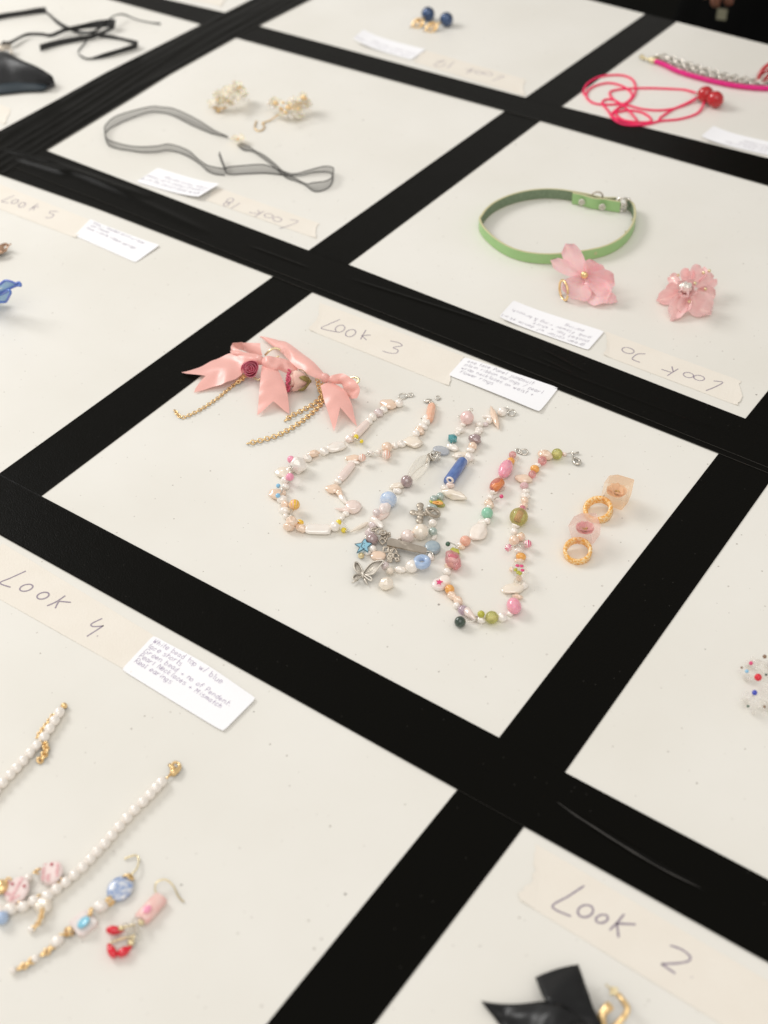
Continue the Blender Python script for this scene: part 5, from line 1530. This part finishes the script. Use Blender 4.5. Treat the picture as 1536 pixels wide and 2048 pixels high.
EG = 'mismatched pair of earrings in the Look 4 square'
EA = thing('drop_earring', 'long drop earring with blue oval stone, pearls and a white square with light blue centre', 'earring', c5(640, 600), EG)
mat('blue_oval', c('6488c0'), .25, coat=.6, col2=c('e4e5e6'), cscale=2.6, sharp=.35)
mat('blue_glitter', c('5cb4d8'), .3, coat=.6, col2=c('a5dcea'), cscale=9, sharp=.3)
wire(EA, [c5(955, 108, .001), c5(1000, 88, .0015), c5(1045, 80, .0015), c5(1066, 112, .002), c5(1050, 180, .003), c5(1000, 235, .003)], .00048, 'palegold', 'ear_hook')
bead(EA, c5, 922, 335, 100, 'blue_oval', 's', 80, -58, .35, name='oval_stone')
beads(EA, [(c5, '770 472 60 44 -15 wh sp, 440 735 62 38 -40 wh sp, 270 872 34 28 -40 wh sp, 100 962 26 wh sp')], thread=False)
o, p = bead(EA, c5, 640, 605, 80, 'ws', 'cube', 80, 48, .28, name='square_bead')
bead(EA, c5, 640, 592, 52, 'blue_glitter', 's', 52, 0, .3, lift=.0036, name='cabochon')
mb = MB()
for x, y, h in ((975, 235, .003), (1000, 245, .003), (850, 425, .003), (838, 440, .003), (695, 515, .003), (680, 530, .003), (530, 660, .003), (515, 668, .003), (480, 690, .003), (545, 662, .003)):
    mb.ring(c5(x, y, h), (random.uniform(-1, 1), random.uniform(-1, 1), .6), .0021, .0007, 6, n=12)
mb.build('gold_link', 'gold', EA)
chain_mb([c5(410, 770, .002), c5(365, 815, .002), c5(310, 850, .002)], .0032, .0030, .0007).build('chain', 'gold', EA)
chain_mb([c5(245, 890, .002), c5(200, 920, .002), c5(150, 945, .002)], .0032, .0028, .0007).build('chain', 'gold', EA)
EB = thing('drop_earring', 'short drop earring with pale pink tube bead and three red teardrops', 'earring', c5(1000, 680), EG)
wire(EB, [c5(1210, 395, .003), c5(1190, 340, .004), c5(1205, 285, .005), c5(1270, 266, .005), c5(1330, 312, .003), c5(1370, 395, .0015), c5(1412, 436, .001)], .00048, 'palegold', 'ear_hook')
mat('tube_pink', c('f2d5cc'), .25, coat=.5, col2=c('f0b7b0'), cscale=1.8)
bead(EB, c5, 1160, 488, 115, 'tube_pink', 'tube', 52, -48, .7, name='tube_bead')
bead(EB, c5, 1130, 492, 34, 'pk', 's', 24, -48, .4, lift=.0062, name='painted_dot')
beads(EB, [(c5, '885 655 68 40 -176 ruby drop, 855 808 58 40 230 ruby drop, 960 812 64 40 148 ruby drop'.replace('-176', '4').replace('230', '-118').replace('148', '-32'))], thread=False)
beads(EB, [(c5, '1055 598 46 gl s l2, 1000 655 40 gl s, 1025 705 46 gl fac, 1035 640 34 gl fac, 880 735 30 gl s, 965 620 24 gl s, 1005 748 26 palegold s, 930 640 20 palegold s l4, 1085 595 24 palegold s l3')], thread=False)
wire(EB, [c5(1040, 610, .004), c5(975, 625, .003), c5(915, 645, .003)], .0006, 'palegold'); wire(EB, [c5(1030, 690, .004), c5(1015, 750, .004), c5(985, 775, .003)], .0006, 'palegold'); wire(EB, [c5(1020, 700, .003), c5(900, 730, .003), c5(845, 755, .003)], .0006, 'palegold')

# ------------------------------------------------------------------ Look 2: black satin bow with gold earring hook
BB = thing('bow_earring', 'black satin bow with a gold hoop, at the bottom edge under the Look 2 label', 'earring', c2(800, 800))
ribbon(BB, 'tail', 'black_satin', [(930, 900, .012, 1190, 900, .010), (800, 760, .013, 1130, 740, .012), (700, 610, .014, 1062, 590, .014), (630, 505, .013, 1010, 450, .014), (590, 410, .010, 965, 320, .012), (556, 320, .006, 925, 207, .008)], bulge=.0012, wave=.0012, cr=c2)
ribbon(BB, 'tail', 'black_satin', [(1010, 720, .013, 880, 960, .010), (880, 610, .017, 720, 930, .012), (760, 540, .016, 560, 900, .011), (620, 522, .012, 450, 860, .008), (400, 545, .007, 330, 820, .004), (240, 542, .004, 250, 720, .002), (95, 520, .003, 180, 630, .002)], bulge=.002, wave=.0016, cr=c2)
ribbon(BB, 'tail', 'black_satin', [(1000, 850, .012, 900, 980, .010), (900, 1050, .010, 700, 1050, .008), (820, 1250, .004, 560, 1200, .003)], bulge=.003, wave=.001, cr=c2)
mb = MB(); mb.ball(c2(960, 860, .013), (.010, .009, .009)); mb.build('knot', 'black_satin', BB)
mb = MB()
mb.tube(spline([c2(1265, 470, .008), c2(1300, 510, .010), c2(1340, 570, .010), (c2(1335, 620, .009)), c2(1300, 670, .007), c2(1230, 740, .005), c2(1150, 790, .004)], 6), .0016)
mb.tube(spline([c2(1195, 560, .010), c2(1150, 600, .010), c2(1125, 650, .009), c2(1130, 730, .006)], 6), [.0026] * 6 + [.0022] * 13)
mb.build('hoop', 'gold', BB)
p = c2(1228, 438, .006); k = mpp(p) * .23438
MB().box(p, Vector((.8, .3, .1)) * 36 * k, Vector((-.3, .8, .2)) * 34 * k, Vector((0, -.2, .8)) * 30 * k).build('hoop_cap', 'palegold', BB, smooth=False)
MB().tube([c2(1160, 378, .010), c2(1205, 425, .008)], .0005).build('ear_post', 'palegold', BB)

# ------------------------------------------------------------------ someone in black standing behind the far edge, one hand hanging down
mat('skin', c('c98f78'), .5, sub=.2)
mat('black_cloth', (.003, .003, .003), .95, spec=.05, col2=(.0045, .0045, .0042), cscale=40)
mat('hair_dark', (.012, .009, .007), .5)
hx, hy = -.038, 1.27                                # the hanging hand
PB = Vector((.10, 1.63, -.75))
PS = thing('person', 'person in black clothes standing behind the far table edge, a hand hanging down', 'person', PB)
face = Vector((.25, -.97, 0)).normalized(); side = Vector((-face.y, face.x, 0))   # side: towards the person's left
def skin_body(name, verts, edges, m, par, sub=2):
    me = D.meshes.new(name); me.from_pydata([tuple(Vector(v[:3]) - PB) for v in verts], edges, [])
    me.materials.append(MATS[m]); o = D.objects.new(name, me); COL.objects.link(o); o.parent = par
    o.modifiers.new('skin', 'SKIN')
    for i, v in enumerate(verts):
        me.skin_vertices[0].data[i].radius = (v[3], v[4] if len(v) > 4 else v[3])
    me.skin_vertices[0].data[0].use_root = True
    s = o.modifiers.new('sub', 'SUBSURF'); s.levels = s.render_levels = sub
    o.modifiers['skin'].use_smooth_shade = True
    return o
def bp(s, f, z): return tuple(Vector((PB.x, PB.y, -.75)) + side * s + face * f + Vector((0, 0, z)))
H = Vector((hx, hy, 0))
wrist = H + Vector((0, .0, .085 - .085)) ; wrist = Vector((hx, hy, .056))
palm = Vector((hx, hy - .004, .002)); 
V = [(*bp(0, 0, .92), .13, .11), (*bp(0, 0, 1.10), .115, .09), (*bp(0, 0, 1.28), .13, .095), (*bp(0, 0, 1.38), .09, .07), (*bp(0, .01, 1.46), .05, .05), (*bp(0, .02, 1.52), .06, .065), (*bp(0, .03, 1.60), .075, .09), (*bp(0, .02, 1.68), .055, .065),
     (*bp(-.17, 0, 1.36), .052), (*(Vector(bp(-.22, .02, 1.10))), .043), (*wrist, .026, .022), (*palm, .030, .016),
     (*bp(.17, 0, 1.36), .052), (*bp(.23, -.02, 1.10), .043), (*bp(.25, .05, .88), .026), (*bp(.25, .07, .81), .030, .018),
     (*bp(-.09, 0, .85), .085), (*bp(-.09, .02, .48), .055), (*bp(-.09, 0, .09), .035), (*bp(-.09, .12, .03), .032), (*bp(.09, 0, .85), .085), (*bp(.09, .02, .48), .055), (*bp(.09, 0, .09), .035), (*bp(.09, .12, .03), .032)]
Ed = [(0, 1), (1, 2), (2, 3), (3, 4), (4, 5), (5, 6), (6, 7), (3, 8), (8, 9), (9, 10), (10, 11), (3, 12), (12, 13), (13, 14), (14, 15), (0, 16), (16, 17), (17, 18), (18, 19), (0, 20), (20, 21), (21, 22), (22, 23)]
# fingers of the visible hand, slightly curled
for k, (off, ln) in enumerate(((-.024, .062), (-.008, .073), (.009, .068), (.024, .052))):
    b = palm + side * off + Vector((0, 0, -.016))
    i0 = len(V)
    V += [(*(b), .0095), (*(b + face * .006 + Vector((0, 0, -ln * .42))), .0088), (*(b + face * .0 + Vector((0, 0, -ln * .75))), .008), (*(b - face * .012 + Vector((0, 0, -ln * .98))), .0065)]
    Ed += [(11, i0), (i0, i0 + 1), (i0 + 1, i0 + 2), (i0 + 2, i0 + 3)]
i0 = len(V); b = palm + side * .030 + Vector((0, 0, .022))
V += [(*b, .011), (*(b + side * .014 + face * .012 + Vector((0, 0, -.03))), .0095), (*(b + side * .012 + face * .018 + Vector((0, 0, -.055))), .008)]
Ed += [(10, i0), (i0, i0 + 1), (i0 + 1, i0 + 2)]
skin_body('body', V, Ed, 'skin', PS)
# loose black tunic and skirt
rows = []
for z, rx, ry in ((.12, .40, .30), (.40, .36, .27), (.70, .29, .23), (.90, .22, .19), (1.05, .185, .155), (1.25, .205, .155), (1.34, .24, .15), (1.40, .20, .125), (1.44, .10, .09), (1.47, .062, .065)):
    rows.append([Vector(bp(rx * math.cos(a) * (1 + .03 * math.sin(a * 9) * (1.4 - z)), ry * math.sin(a) * (1 + .04 * math.sin(a * 11) * (1.4 - z)) - (.03 if z < 1 else 0), z)) for a in [2 * math.pi * i / 48 for i in range(49)]])
MB().grid(rows).build('dress', 'black_cloth', PS)
for s, v in ((-1, [V[8], V[9], V[10]]), (1, [V[12], V[13], V[14]])):
    MB().tube(spline([Vector(q[:3]) for q in v], 6), [.082 - .040 * (i / 12) ** 1.5 for i in range(13)], seg=16).build('sleeve', 'black_cloth', PS)
hd = Vector(bp(0, 0, 1.62))
MB().ball(hd + Vector((0, 0, .015)), (.088, .10, .105), u=20, w=12).build('hair', 'hair_dark', PS)
mb = MB()
for s in (-1, 1): mb.ball(Vector(bp(.032 * s, .125, 1.605)), (.009, .006, .005), u=10, w=7)
mb.build('eyes', 'hair_dark', PS)
MB().ball(Vector(bp(0, .13, 1.575)), (.012, .016, .018), u=10, w=7).build('nose', 'skin', PS)
MB().ball(Vector(bp(0, .118, 1.54)), (.022, .010, .006), u=10, w=7).build('mouth', 'rose_red', PS)
mat('pale_tag', c('8f8c76'), .6)
tg = thing('tag', 'small pale tag held below the fingers of the person in black', 'tag', (hx, hy, -.1))
MB().box(palm + Vector((.004, 0, -.092)) + face * .002, side * .0065, face * .0015, Vector((0, 0, .007))).build('card', 'pale_tag', tg, smooth=False)
